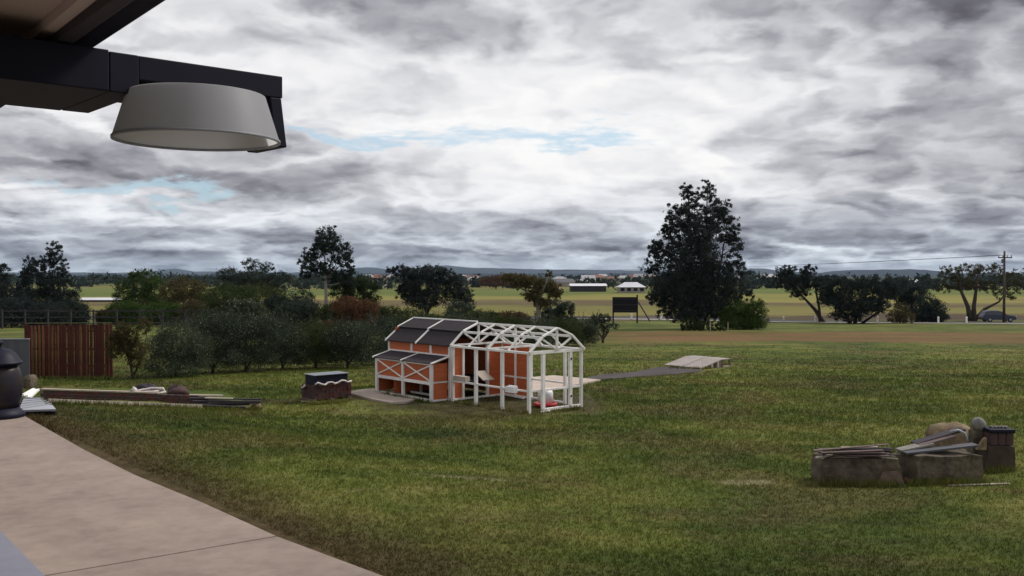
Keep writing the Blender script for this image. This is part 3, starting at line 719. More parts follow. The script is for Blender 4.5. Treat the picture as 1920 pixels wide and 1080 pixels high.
for px, row, hw, hh, lf, y, lb in [(20, 585, 46, 30, L_dark, 104, 'dark thicket at the photo edge below the palm-like tree'), (85, 590, 46, 26, L_dark, 106, 'dark thicket right under the tall narrow-headed tree'), (140, 588, 28, 26, L_gum, 108, 'dark thicket on the east side of the tall narrow-headed tree'),
        (200, 592, 22, 12, L_brown, 118, 'pale reedy clump behind the rail fence'), (235, 588, 36, 26, L_green, 112, 'dark green thicket under the large round bush'), (305, 588, 40, 24, L_green, 110, 'dark green thicket between the round bush and the broad bush'), (375, 588, 44, 24, L_brown, 108, 'olive thicket under the broad bush'),
        (430, 560, 50, 30, L_mid, 112, 'yellow-green thicket below the airy tree, west part'), (490, 562, 50, 30, L_mid, 114, 'yellow-green thicket below the airy tree, east part'), (560, 585, 44, 26, L_gum, 90, 'shrub thicket in front of the pale trunk, west of it'), (640, 590, 44, 24, L_mid, 88, 'shrub thicket in front of the pale trunk, east of it'),
        (700, 592, 36, 20, L_mid, 90, 'shrub thicket between the rusty bush and the flat-topped tree'), (455, 585, 40, 24, L_fruit, 70, 'silvery thicket right behind the tallest fruit tree'), (900, 598, 40, 16, L_mid, 84, 'low thicket left of the bent tree trunk'), (960, 600, 36, 14, L_red, 86, 'low reddish thicket at the foot of the bent tree')]:
    plant('thicket', lb, 'bush', (px, 620), y, [(px, row, hw, hh), (px - hw * .4, row - hh * .3, hw * .5, hh * .6), (px + hw * .45, row - hh * .15, hw * .5, hh * .6)], lf, 5500, .17, trunk_r=.08)
# right of the casuarina
plant('round_bush', 'leafy green bush right beside the tallest dark tree', 'bush', (1395, 618), 97,
      [(1385, 580, 30, 20), (1415, 580, 24, 20), (1365, 592, 22, 18), (1400, 602, 38, 16)], L_green, 9000, .16, trunk_r=.12, shell=.45)
plant('spreading_tree', 'spreading roadside tree with leaning trunk, westernmost of the dark roadside clump', 'tree', (1543, 605), 134,
      [(1475, 510, 22, 13), (1515, 508, 20, 12), (1460, 528, 14, 14), (1500, 532, 36, 18), (1540, 530, 30, 18), (1555, 555, 22, 14), (1500, 552, 22, 9)], L_dark, 7500, .25,
      [[(1545, 606, 9), (1528, 580, 7), (1505, 556, 4), (1486, 530, 2)], [(1538, 604, 7), (1535, 575, 5), (1530, 545, 3)]], trunk_r=.13, shell=.3, tight=.7, sub=30)
plant('roadside_tree', 'widest dense dark tree in the middle of the roadside clump', 'tree', (1598, 609), 126,
      [(1575, 535, 36, 22), (1620, 535, 36, 22), (1660, 540, 36, 20), (1600, 565, 56, 24), (1640, 572, 34, 20), (1590, 588, 40, 16), (1555, 555, 24, 20)], L_dark, 15000, .24,
      [[(1596, 611, 8), (1585, 590, 6), (1565, 570, 4), (1545, 555, 2)], [(1602, 611, 8), (1605, 590, 6), (1620, 560, 3)], [(1610, 611, 6), (1640, 590, 4), (1672, 572, 2)]], trunk_r=.13, shell=.3, tight=.7, sub=30)
plant('roadside_tree', 'dark round-headed tree at the east end of the roadside clump', 'tree', (1700, 606), 140,
      [(1690, 540, 30, 18), (1715, 550, 26, 18), (1665, 545, 26, 18), (1700, 570, 22, 16)], L_dark, 7000, .25, trunk_r=.18)
plant('thin_shrub', 'thin twiggy shrub in front of the dark roadside clump', 'bush', (1690, 609), 127,
      [(1688, 582, 18, 16), (1700, 595, 20, 10), (1678, 598, 14, 8)], L_brown, 2200, .17, [[(1688, 611, 4), (1686, 590, 3), (1680, 570, 1)], [(1690, 611, 3), (1698, 590, 2), (1706, 572, 1)]], trunk_r=.06)
plant('round_bush', 'dark bush on the verge between the clump and the forked tree', 'bush', (1742, 606), 134,
      [(1738, 570, 24, 18), (1755, 578, 20, 20), (1728, 588, 24, 16), (1748, 595, 26, 12)], L_gum, 6000, .22, trunk_r=.12)
plant('forked_tree', 'broad-crowned tree with forked trunk beside the power pole', 'tree', (1822, 604), 142,
      [(1785, 510, 26, 16), (1820, 505, 30, 15), (1860, 505, 30, 16), (1890, 520, 24, 20), (1800, 532, 34, 16), (1845, 535, 30, 14), (1885, 550, 26, 14), (1770, 540, 18, 12), (1908, 535, 14, 16)], L_brown, 6500, .22,
      [[(1820, 606, 11), (1814, 575, 8), (1802, 545, 5), (1796, 515, 2)], [(1826, 606, 12), (1826, 575, 8), (1830, 540, 5), (1834, 505, 2)], [(1828, 600, 8), (1845, 580, 6), (1872, 566, 3.5), (1890, 545, 1.5)]], trunk_r=.13, shell=.25, limbs=9, tight=.62, sub=34)
# low plants on stakes in front of the casuarina
for i, (px, hgt, lb) in enumerate([(1283, 22, 'small feathery seedling, westernmost in the staked row'), (1296, 26, 'bushy seedling second from the west in the staked row'), (1312, 20, 'low seedling in the middle of the staked row'), (1332, 28, 'seedling beside the taller pale stake'), (1350, 18, 'seedling at the east end of the staked row')]):
    plant('seedling', lb + ' below the tallest tree', 'plant', (px, 622), 93, [(px, 620 - hgt * .5, 9, hgt * .5), (px + 3, 617, 8, 6)], L_mid, 700, .14, trunk_r=.04, group='seedlings below the tallest tree')
def stake(px, row, hpx, lb, grp):
    b = G(px, row); k = b.y / F
    tag(MB().box(-.03, .03, -.03, .03, -.1, hpx * k).build('stake', M_woodp, None, b), lb, 'stake', grp)
stake(1332, 624, 26, 'taller pale wooden stake among the seedlings', None)
stake(1365, 622, 18, 'short pale stake between the seedlings and the green bush', None)

# ------------------------------------------------------------------ fruit trees: a long row, thick and dark, behind coop and beds
FT = [  # px, foot row, top row, half width, leaf, label
    (250, 711, 596, 42, L_brown, 'thin-leaved young fruit tree with bare twisted trunk beside the red screen', 5200),
    (330, 706, 588, 46, L_fruit, 'dense fruit tree second from the red screen', 9000),
    (398, 700, 570, 46, L_fruit, 'tallest fruit tree, with silvery upright shoots', 9000),
    (462, 697, 575, 44, L_fruit, 'fruit tree standing behind the end of the brick edging', 9000),
    (530, 692, 580, 44, L_fruit, 'fruit tree with a visible dark trunk behind the brick pallet', 9000),
    (592, 690, 590, 42, L_mid, 'fruit tree directly behind the brick pallet', 8000),
    (652, 690, 588, 44, L_fruit, 'fruit tree between the brick pallet and the chicken coop', 9000),
    (706, 684, 584, 42, L_fruit, 'fruit tree behind the left gable of the chicken coop', 8000),
    (762, 672, 580, 40, L_mid, 'fruit tree behind the dark coop roof, west half', 6000),
    (818, 664, 578, 38, L_mid, 'fruit tree behind the dark coop roof, east half', 6000),
    (880, 660, 578, 38, L_fruit, 'fruit tree behind the start of the open white rafters', 6000),
    (940, 658, 582, 36, L_mid, 'fruit tree behind the middle of the open white rafters', 6000),
    (1000, 654, 586, 34, L_fruit, 'fruit tree behind the end of the open white rafters', 6000),
    (1052, 650, 586, 32, L_mid, 'fruit tree just past the white gable of the run', 6000),
    (1092, 648, 588, 26, L_fruit, 'silvery fruit tree second from the east end of the row', 5000),
    (1130, 643, 586, 28, L_fruit, 'last fruit tree in the row, with a bare Y-shaped trunk', 3600)]
for i, (px, fr, tr, hw, lf, lb, n) in enumerate(FT):
    hw *= 1.42 if 0 < i < 15 else 1.; n = int(n * 1.6)
    r = np.random.default_rng(500 + i); hh = fr - tr
    cr = [(px, tr + hh * .42, hw * .85, hh * .34)]
    for q in range(5): cr.append((px + r.uniform(-.7, .7) * hw, tr + hh * r.uniform(.28, .66), hw * r.uniform(.35, .6), hh * r.uniform(.16, .26)))
    airy = i in (0, 15)
    if airy: cr = [(px + r.uniform(-.95, .95) * hw, tr + hh * r.uniform(.12, .75), hw * r.uniform(.3, .5), hh * r.uniform(.12, .2)) for q in range(11)]
    else: cr += [(px - hw * .3, fr - hh * .24, hw * .8, hh * .17), (px + hw * .4, fr - hh * .26, hw * .7, hh * .17), (px, fr - hh * .5, hw * .9, hh * .25), (px, fr - hh * .17, hw * .95, hh * .13)]
    kx = r.uniform(-8, 8)
    tr_ = [[(px, fr + 1, 5.5), (px + kx * .4, fr - hh * .2, 4.5), (px + kx, fr - hh * .42, 3.2), (px + kx * 1.6, fr - hh * .7, 1)], [(px, fr - 8, 4), (px - hw * .25, fr - hh * .33, 2.6), (px - hw * .5, fr - hh * .6, 1)], [(px, fr - 6, 4), (px + hw * .3, fr - hh * .3, 2.6), (px + hw * .55, fr - hh * .6, 1)]]
    t_ = plant('fruit_tree', lb, 'fruit tree', (px, fr), None, cr, lf, n, .055 if fr > 680 else .07, tr_, M_bark, 'fruit trees in the row behind the coop', shell=.45, trunk_r=.035, sub=16, tight=1. if not airy else .8, limbs=6 if not airy else 11)
    # upright shoots above the crown
    if not airy:
        bx = t_.location; k = bx.y / F; sm = MB(); lv = []
        for q in range(16):
            a = P(px + r.uniform(-.9, .9) * hw, tr + hh * r.uniform(.14, .45), bx.y) - Vector(bx); a.y += r.uniform(-.5, .5) * hw * k
            e = a + Vector((r.uniform(-.22, .22), r.uniform(-.2, .2), r.uniform(.25, .6)))
            sm.tube([a, e], [.007, .003], 4, False)
            for z in range(9): lv.append(a.lerp(e, z / 9 + .1))
        lv = np.array([tuple(v) for v in lv]); m_ = len(lv); d = r.normal(0, 1, (m_, 3)); d[:, 2] = np.abs(d[:, 2]) + .3; d /= np.linalg.norm(d, axis=1)[:, None]
        b = np.cross(d, r.normal(0, 1, (m_, 3))); b /= np.linalg.norm(b, axis=1)[:, None]
        s_ = .065; me = tri_mesh('shoot_leaves', np.stack([lv, lv + d * s_ + b * s_ * .22, lv + d * 2 * s_, lv + d * s_ - b * s_ * .22], 1).reshape(-1, 3), 4); me.materials.append(L_fruit)
        so = sm.build('shoots', M_bark, t_); tag(so, kind='stuff'); tag(link('shoot_leaves', me, so), kind='stuff')
# ------------------------------------------------------------------ distant woods
def woods():
    r = np.random.default_rng(77); cl = []
    for i in range(420):
        y = r.uniform(620, 1700); px = r.uniform(-300, 2250)
        x = (px - 960) / F * y; z = H(x, y); s = r.uniform(4, 10)
        if 940 < px < 1240 and y < 900: continue
        if 1540 < px < 1780 and y > 800: continue
        cl.append((x, y, z + s * .45, s * r.uniform(1.2, 2.6), s, s * .6))
    for (a, b, y0, n, s) in [(130, 460, 620, 40, 6), (520, 760, 520, 34, 6), (860, 1000, 560, 26, 6), (1070, 1230, 700, 34, 5), (1390, 1480, 520, 18, 7), (1150, 1320, 480, 20, 7), (1660, 1960, 480, 40, 6)]:
        for i in range(n):
            px = r.uniform(a, b); y = y0 * r.uniform(.95, 1.12); x = (px - 960) / F * y; q = s * r.uniform(.6, 1.2)
            cl.append((x, y, H(x, y) + q * .5, q * r.uniform(1, 2), q, q * .7))
    me = leaf_cloud('distant_woods', cl, 46000, 1.5, 78, L_gum, (0, 0, 0), .7, .3, 14)
    tag(link('distant_woods', me), 'dark belt of far woods beyond the paddocks', 'woods', kind='stuff')
woods()

# ------------------------------------------------------------------ chicken coop
coop = empty('chicken_coop', (CX, CY, -3.40), 'red and white barn-shaped chicken coop with open white run frame', 'chicken coop', rz=CYAW)
W_, LR, LT, HE, HK, HR, WK, AD, AH, RL = 1.76, 3.06, 5.97, 1.453, 1.782, 2.0, .376, .54, .98, .52
def c(u, v, h): return (u, -v, h)
def cbar(name, a, b, w_, h_, m_=None, par=None, up=(0, 0, 1)):
    return MB().bar(c(*a), c(*b), w_, h_, up).build(name, m_ or M_white, par or coop, bevel=.004)
def cbox(name, u0, u1, v0, v1, h0, h1, m_=None, par=None, bevel=.003):
    return MB().box(u0, u1, -v1, -v0, h0, h1).build(name, m_ or M_white, par or coop, bevel=bevel)
def post(u, v, h0=-.03, h1=HE - .05, s=.085): return cbox('post', u - s / 2, u + s / 2, v - s * .38, v + s * .38, h0, h1)
# run posts
for u in (0.045, 1.02, 2.04): post(u, 0)
cbox('post', LR - .10, LR - .02, -.035, .035, -.03, HE - .05); cbox('post', LR + .0, LR + .09, -.04, .035, -.03, HE - .05)
for u in (0.045, .62, 1.9, 2.5): post(u, W_, s=.075)
post(LR, W_)
for v in (.45, 1.37): cbox('post', .0, .07, v - .045, v + .045, -.03, HE - .05)
for h_ in (.28, 1.2): cbox('hinge', -.012, -.002, 1.345, 1.395, h_, h_ + .05, M_blk)
# plates and rails
cbar('top_plate', (-.02, -.02, HE - .02), (LR, -.02, HE - .02), .075, .055); cbar('top_plate', (-.02, W_ + .02, HE - .02), (LR, W_ + .02, HE - .02), .075, .055)
cbar('top_plate', (.03, .02, HE - .02), (.03, W_ - .02, HE - .02), .07, .075)
for a, b in ((.09, .977), (1.063, 1.997), (2.083, 2.96)): cbar('rail', (a, 0, RL), (b, 0, RL), .04, .045)
for a, b in ((.035, .40), (.50, 1.32), (1.42, 1.72)): cbar('rail', (.035, a, RL), (.035, b, RL), .04, .05)
cbar('rail', (.035, .5, .045), (.035, 1.32, .045), .05, .06); cbar('rail', (.035, 1.42, .045), (.035, 1.72, .045), .05, .06)
cbar('rail', (-.04, .3, .012), (-.04, .62, .012), .05, .025)
for a, b in ((.66, 1.86), (1.94, 2.46), (2.54, 3.0)):
    cbar('rail', (a, W_, RL + .02), (b, W_, RL + .02), .04, .045); cbar('rail', (a, W_, .04), (b, W_, .04), .04, .05)
cbar('rail', (1.9, W_ - .25, .05), (2.9, W_ - .12, .05), .04, .05)
# run roof: rafters, purlins, trusses
RU = [(-.02, .065), (.76, .042), (1.53, .085), (2.3, .042), (LR - .03, .065)]
for u, w_ in RU:
    for sgn in (0, 1):
        f = (lambda v: v) if sgn == 0 else (lambda v: W_ - v)
        cbar('rafter', (u, f(-.05), HE - .005), (u, f(WK), HK + .02), w_, .042)
        cbar('rafter', (u, f(WK + .005), HK + .03), (u, f(W_ / 2 - .012), HR + .0), w_, .042)
for v, h in ((WK, HK), (W_ - WK, HK)):
    for (a, wa), (b, wb) in zip(RU[:-1], RU[1:]): cbar('purlin', (a + wa / 2 + .002, v, h), (b - wb / 2 - .002, v, h), .05, .06)
for (a, wa), (b, wb) in zip(RU[:-1], RU[1:]): cbar('ridge_beam', (a + wa / 2 + .002, W_ / 2, HR - .01), (b - wb / 2 - .002, W_ / 2, HR - .01), .05, .06)
for u in (.0, 1.53, LR - .04):
    cbar('king_post', (u, W_ / 2, HE + .03), (u, W_ / 2, HR - .05), .06, .045, up=(0, 1, 0))
    cbar('truss_strut', (u, W_ / 2 - .05, HE + .05), (u, WK + .03, HK - .04), .04, .045); cbar('truss_strut', (u, W_ / 2 + .05, HE + .05), (u, W_ - WK - .03, HK - .04), .04, .045)
    if u > .5: cbar('tie_beam', (u, .03, HE - .0), (u, W_ - .03, HE - .0), .045, .05)
# run back wall: solid red boards next to the house, with stud showing
cbox('wall_panel', 1.94, 2.465, W_ - .012, W_ + .012, .06, HE - .05, M_red); cbox('wall_panel', 2.535, 3.02, W_ - .012, W_ + .012, .06, HE - .05, M_red)
# partition between run and house
cbox('wall_panel', LR + .01, LR + .03, .04, .36, .03, HE + .02, M_red); cbox('stud', LR - .02, LR + .05, .365, .43, .0, HE)
cbox('stud', LR - .02, LR + .05, 1.20, 1.27, .0, HE); cbox('wall_panel', LR + .01, LR + .03, 1.275, W_ - .04, .03, HE, M_red)
cbar('sill', (LR, .04, .02), (LR, W_ - .05, .02), .06, .05)
# house: back, far end, floor, upper front
cbox('wall_panel', LR + .04, LT - .03, W_ - .012, W_ + .008, .05, HE, M_red); cbox('wall_panel', LT - .025, LT - .005, .0, W_ - .02, .05, HE, M_red)
cbox('gable_panel', LT - .025, LT - .006, .22, W_ - .22, HE + .004, HK, M_red)
cbox('house_floor', LR + .06, LT - .03, .01, W_ - .02, .44, .47, M_woodd)
ups = [3.145, 3.95, 4.85, LT - .06]
for u in (3.94, 4.82, LT - .05): cbox('post', u - .04, u + .04, -.03, .03, AH + .16, HE - .03)
for a, b in ((3.095, 3.895), (3.985, 4.775), (4.865, LT - .095)): cbox('wall_panel', a, b, -.006, .012, AH + .14, HE - .02, M_red)
for u in (LT - .05,): cbox('post', u - .04, u + .04, W_ - .03, W_ + .03, -.02, HE)
# annex (low nest house) in front
A0, A1 = 3.17, 5.79; AM = (A0 + A1) / 2
for u in (A0 + .04, AM, A1 - .04): cbox('post', u - .045, u + .045, -AD - .03, -AD + .035, -.02, AH - .02)
for a, b in ((A0 + .09, AM - .05), (AM + .05, A1 - .09)):
    cbar('rail', (a, -AD, .47), (b, -AD, .47), .045, .08); cbar('rail', (a, -AD, .03), (b, -AD, .03), .05, .06)
    cbox('wall_panel', a, b, -AD + .005, -AD + .02, .512, AH - .03, M_red)
    cbar('cross_brace', (a, -AD - .010, .53), (b, -AD - .010, AH - .05), .02, .035); cbar('cross_brace', (a, -AD - .013, AH - .05), (b, -AD - .013, .53), .02, .035)
    cbar('rail', (a, -AD, AH - .022), (b, -AD, AH - .022), .04, .035)
cbox('wall_panel', A0 + .005, A0 + .02, -AD + .04, -.045, .05, .468, M_red); cbox('wall_panel', A0 + .005, A0 + .02, -AD + .04, -.045, .512, AH + .0, M_red)
cbox('rail', A0 - .008, A0 + .03, -AD + .04, -.045, .47, .51); cbox('rail', A0 - .01, A0 + .03, -AD + .04, -.045, .0, .048)
cbox('wall_panel', A1 - .02, A1 - .005, -AD + .04, -.02, .05, AH, M_red)
cbox('partition_panel', 4.98, 4.995, -AD + .05, .9, .05, .44, M_red)
for u in (4.86, 3.95): cbox('stud', u - .03, u + .03, .3, .36, .0, .44)
cbox('nest_board', 3.5, 4.7, .42, .44, .20, .43, M_plast)
cbar('rail', (3.25, .02, .06), (4.9, .02, .06), .05, .05)
def slope(name, u0, u1, a, b, th, m_, par=None):
    (v0, h0), (v1, h1) = a, b
    return MB().hexa([c(u0, v0, h0), c(u1, v0, h0), c(u1, v1, h1), c(u0, v1, h1), c(u0, v0, h0 + th), c(u1, v0, h0 + th), c(u1, v1, h1 + th), c(u0, v1, h1 + th)]).build(name, m_, par or coop, bevel=.003)
ah0, ah1 = AH + .005, AH + .155
slope('roof_panel', A0 - .02, AM - .03, (-AD - .07, ah0), (-.035, ah1), .018, M_felt); slope('roof_panel', AM + .03, A1 + .02, (-AD - .07, ah0), (-.035, ah1), .018, M_felt)
for u in (A0 - .045, AM, A1 + .045): slope('roof_batten', u - .026, u + .026, (-AD - .085, ah0 - .01), (-.035, ah1 - .004), .038, M_white)
cbar('flashing', (A0 - .05, -.02, ah1 + .03), (LT - .02, -.02, ah1 + .03), .03, .05)
# gambrel roof of the house: felt panels and white battens
RUH = [(LR + .04, 4.49), (4.56, LT - .02)]
for sgn in (0, 1):
    f = (lambda v: v) if sgn == 0 else (lambda v: W_ - v)
    for a, b in RUH:
        slope('roof_panel', a, b, (f(-.09), HE - .035), (f(WK), HK - .02), .022, M_felt); slope('roof_panel', a, b, (f(WK - .05), HK - .0), (f(W_ / 2), HR + .015), .022, M_felt)
    for u0, u1 in ((4.49, 4.56), (LT - .02, LT + .045)):
        slope('roof_batten', u0, u1, (f(-.10), HE - .045), (f(WK - .02), HK - .03), .045, M_white); slope('roof_batten', u0, u1, (f(WK - .055), HK - .012), (f(W_ / 2), HR + .005), .045, M_white)
cbar('ridge_cap', (LR, W_ / 2, HR + .04), (LT + .04, W_ / 2, HR + .04), .05, .035)
# small things in and on the coop
def cw(u, v, h): return coop.matrix_basis @ Vector(c(u, v, h))
cbox('ledge_board', 2.45, LR - .11, -.02, .13, RL + .024, RL + .15, M_woodp)
def local_root(name, u, v, h, label, cat, group=None): return empty(name, cw(u, v, h), label, cat, group, rz=CYAW)
t = local_root('feed_trough', .72, -.03, RL - .02, 'white feed trough hooked over the middle rail of the run', 'trough')
MB().box(-.36, -.06, .05, .09, -.03, .13).box(-.36, -.06, .16, .19, -.03, .11).box(-.36, -.34, .09, .16, -.03, .11).box(-.08, -.06, .09, .16, -.03, .11).box(-.34, -.08, .09, .16, -.03, -.01).build('trough_body', M_plast, t)
MB().bar((-.30, .045, .13), (-.30, -.02, .075), .02, .012).bar((-.12, .045, .13), (-.12, -.02, .075), .02, .012).build('hook', M_grey, t)
t = local_root('poultry_drinker', .62, 1.08, .0, 'white poultry drinker with red tray standing inside the run', 'drinker')
MB().lathe([(.05, .09), (.19, .10), (.195, .33), (.175, .40), (.06, .43), (.02, .44)], 20).build('tank', M_plast, t)
MB().lathe([(.24, .02), (.285, .035), (.29, .10), (.265, .10), (.25, .05), (.05, .05)], 24).build('tray', M_redp, t)
t = local_root('galvanised_feeder', LR + .75, .78, .47, 'ribbed galvanised feeder bin inside the dark coop doorway', 'feeder bin')
MB().lathe([(.13, 0), (.13, .3), (.135, .305), (.135, .33), (.13, .34)], 18).build('bin_body', M_grey, t); MB().lathe([(.14, .34), (.14, .36), (.02, .42)], 18).build('lid', M_grey, t)
rmp = MB().hexa([c(2.62, 1.1, RL - .02), c(LR - .04, 1.1, RL + .18), c(LR - .04, .72, RL + .18), c(2.62, .72, RL - .02), c(2.62, 1.1, RL), c(LR - .04, 1.1, RL + .2), c(LR - .04, .72, RL + .2), c(2.62, .72, RL)]).build('ramp', M_woodp, coop)

# ------------------------------------------------------------------ pallet of bricks with a black lid
bs_o = on_drop(587, 757, 0); bp_ = G(590, 756)
def brick_mesh(nm, m_, l=.225, d=.105, h=.07):
    b = MB().box(-l / 2, l / 2, -d / 2, d / 2, 0, h); return b.mesh(nm, m_)
bm_ = [brick_mesh('brick', M_brick), brick_mesh('brick_b', M_brickd)]
t = empty('brick_stack', bp_, 'stack of dark red bricks beside the chicken coop pad', 'brick stack', rz=CYAW)
r = np.random.default_rng(5)
MB().box(-.02, .66, -.05, 1.13, .0, .03).box(-.02, .66, -.05, .06, .03, .09).box(-.02, .66, .48, .59, .03, .09).box(-.02, .66, 1.0, 1.1, .03, .09).build('pallet', M_wood, t).location.z = 0
for o in t.children: o.scale.y = -1
for lay in range(5):
    for j in range(10):
        for i in range(3):
            if i == 1 and 0 < j < 9 and lay < 4: continue
            o = link('brick', bm_[int(r.integers(0, 2))], t, (.11 + i * .23 + r.normal(0, .008), -(.05 + j * .112 + r.normal(0, .004)), .092 + lay * .073)); o.rotation_euler.z = r.normal(0, .03)
t2 = empty('black_crate', bp_ + Vector((0, 0, .46)), 'black open-sided crate lid resting on top of the brick stack', 'crate', rz=CYAW)
MB().box(.06, .60, -1.04, -.06, .0, .24).build('crate_body', M_blk, t2, bevel=.01)
MB().box(.03, .63, -1.08, -.02, .243, .262).build('crate_lid', mat('blue_grey_lid', (.16, .18, .21), .45, .1, 2., spec=.5), t2, bevel=.006)
def rope(name, pts, rad, m_, label, cat, n=6, group=None):
    b = Vector(pts[0]); o = MB().tube([Vector(p) - b for p in pts], rad, n).build(name, m_, None, b); return tag(o, label, cat, group)
def bw(a, b, h):                       # local brick stack coordinates to world
    q = Matrix.Rotation(CYAW, 4, 'Z') @ Vector((a, -b, h)); return bp_ + q
wr = [bw(-.02 + .02 * math.sin(i * 2.1), i * .1, .49 + .035 * math.sin(i * 1.7) + .02 * (i > 6)) for i in range(12)]
rope('plastic_wrap', wr, [.02 + .012 * abs(math.sin(i * 1.3)) for i in range(12)], M_wrap, 'crumpled white plastic wrap along the top edge of the brick stack', 'wrap')
rope('plastic_wrap', [bw(.62, -.03, .36), bw(.5, -.05, .38), bw(.42, -.06, .45), bw(.36, -.05, .43), bw(.5, -.07, .36)], .022, M_wrap, 'white plastic scrap at the west corner of the brick stack', 'wrap')
rope('loose_board', [bw(.35, -.22, .03), bw(-.12, .05, .03)], .022, M_woodp, 'short pale offcut lying at the foot of the brick stack', 'board', 4)

# ------------------------------------------------------------------ brick garden edging, bed, planks
ea, eb = G(78, 752), G(392, 764)
ed_ = (eb - ea); elen = Vector((ed_.x, ed_.y, 0)).length; eyaw = math.atan2(ed_.y, ed_.x)
t = empty('brick_edging', ea, 'low dark brick wall edging the raised garden bed', 'brick wall', rz=eyaw)
slope_e = (eb.z - ea.z) / elen
nb_ = int(elen / .24)
for lay in range(4):
    for i in range(nb_):
        x0 = .12 + i * .24 + (.12 if lay % 2 else 0)
        if lay == 3 and x0 > elen * .93: continue
        z0 = slope_e * x0 + lay * .083 - .03
        o = link('brick', bm_[int(r.integers(0, 2))], t, (x0, r.normal(0, .004), z0)); o.rotation_euler.z = r.normal(0, .012)
n_ = 12
mo = MB()
for i in range(n_):
    a, b = elen * i / n_, elen * (i + 1) / n_ - .002; za, zb_ = slope_e * a, slope_e * b
    mo.hexa([(a, -.042, za - .06), (b, -.042, zb_ - .06), (b, .045, zb_ - .06), (a, .045, za - .06), (a, -.042, za + .285), (b, -.042, zb_ + .285), (b, .045, zb_ + .285), (a, .045, za + .285)])
mo.build('mortar_bed', M_mortar, t)
for k in range(3):
    a, b = elen * .72 * k / 3, elen * .72 * (k + 1) / 3 - .02
    MB().bar((a, .01, slope_e * a + .325), (b, .01, slope_e * b + .325), .12, .035).build('coping', M_pad, t, bevel=.005)
tb = MB().hexa([(0, .06, -.1), (elen, .06, slope_e * elen - .1), (elen, 1.15, slope_e * elen - .1), (0, 1.15, -.1), (0, .06, .26), (elen, .06, slope_e * elen + .2), (elen, 1.15, slope_e * elen + .02), (0, 1.15, .10)]).build('garden_bed', M_soil, None, ea); tb.rotation_euler.z = eyaw; tag(tb, kind='structure')
def plank(name, a, b, w_, h_, m_, label, cat, group=None, roll=(0, 0, 1)):
    a, b = Vector(a), Vector(b); mid = (a + b) / 2
    return tag(MB().bar(a - mid, b - mid, w_, h_, roll).build(name, m_, None, mid, bevel=.004), label, cat, group)
def lift(p, z): return p + Vector((0, 0, z))
plank('pale_board', lift(G(90, 757), .06), lift(G(379, 766), .05), .035, .09, M_woodp, 'long pale board lying on the lawn along the foot of the brick edging', 'board')
plank('pale_board', lift(P(352, 741, 26.3), .0), lift(P(418, 742, 26.6), .0), .12, .04, M_woodp, 'short pale board lying flat on the bed above the dark plank stack', 'board')
pb = G(425, 767)
for i in range(9):
    a = r.uniform(-1.0, -.75); b = r.uniform(.5, .95); z = .03 + (i // 2) * .055; dy = r.uniform(-.22, .2); tl = r.normal(0, .05)
    plank('dark_plank', pb + Vector((a, dy, z)), pb + Vector((b, dy + r.normal(0, .08), z + tl)), .11, .03, M_woodd if i % 3 else M_fence, 'dark weathered plank in the loose stack at the east end of the brick edging', 'plank', 'dark planks stacked by the brick edging')
plank('pale_plank', pb + Vector((-.55, .05, .27)), pb + Vector((.15, .0, .265)), .08, .02, M_woodp, 'pale plank lying on top of the dark plank stack', 'plank')
tag(MB().rock((0, 0, .04), .16, .13, .11, 3, jag=.3).build('rubble_block', M_stonel, None, G(480, 767)), 'small tan rubble lump at the east end of the dark plank stack', 'stone')
hs = [P(247, 735, 24.9), P(262, 733, 25.0), P(285, 728, 25.1), P(305, 729, 25.1), P(311, 735, 25.), P(290, 739, 24.9), P(262, 738, 24.9), P(275, 734, 24.9), P(298, 733, 25.0)]
rope('white_hose', hs, [.03, .05, .035, .045, .03, .04, .05, .03, .02], M_wrap, 'tangled whitish hose and sheeting heaped on the brick edging', 'hose')
tag(MB().rock((0, 0, .07), .09, .08, .10, 4, jag=.25).build('white_bag', M_wrap, None, P(251, 738, 24.95)), 'small crumpled white bag beside the tangled hose', 'bag')
tag(MB().rock((0, 0, .06), .30, .22, .15, 9, jag=.25, n=14, m_=8).build('dark_sack', M_brickd, None, P(333, 739, 25.3)), 'slumped dark brown sack on the bed east of the hose', 'sack')
tag(MB().rock((0, 0, .04), .26, .16, .10, 12, jag=.2, n=14, m_=8).build('dark_sack', M_woodd, None, P(275, 730, 25.5)), 'dark sack lying under the tangled white hose', 'sack')

# ------------------------------------------------------------------ red slat screen, grey fence, stove, steel offcuts
sy = 34.2
s0, s1 = at(50, sy), at(205, sy + .1)
t = empty('slat_screen', s0, 'rusty red screen of upright slats beyond the garden bed', 'screen')
wl = (s1 - s0).length; sx = (s1 - s0).normalized(); ns = 44
for i in range(ns):
    a = sx * (wl * (i + .5) / ns); hh = 1.83 + .06 * i / ns + r.normal(0, .012); hw_ = wl / ns * .5 * r.uniform(.86, .97); q = r.uniform(-.02, .02)
    b = MB().box(-hw_, hw_, -.015, .015, .02, hh); o = b.build('slat', M_rust if r.random() > .2 else M_rustp, t, (a.x, a.y + q + (.03 if i % 2 else 0), a.z - .0)); o.rotation_euler.z = r.normal(0, .12)
for h_ in (.4, 1.0, 1.65): MB().bar(Vector((0, .07, h_)), sx * wl + Vector((0, .07, h_)), .04, .07).build('back_rail', M_rust, t)
for i, a in enumerate((0.0, wl)): MB().box(-.035, .035, -.03, .05, -.1, 1.9).build('post', M_rust, t, sx * (a + (.05 if i else -.05)))
MB().bar(Vector((-.05, .01, 1.905)), sx * (wl + .05) + Vector((0, .01, 1.945)), .06, .02).build('top_cap', mat('green_cap', (.12, .13, .05), .8), t)
f0, f1 = at(-60, 33.2), at(54, 33.0)
t = empty('metal_fence', f0, 'grey sheet metal fence beside the rusty red screen', 'fence'); fx = (f1 - f0).normalized(); fl = (f1 - f0).length
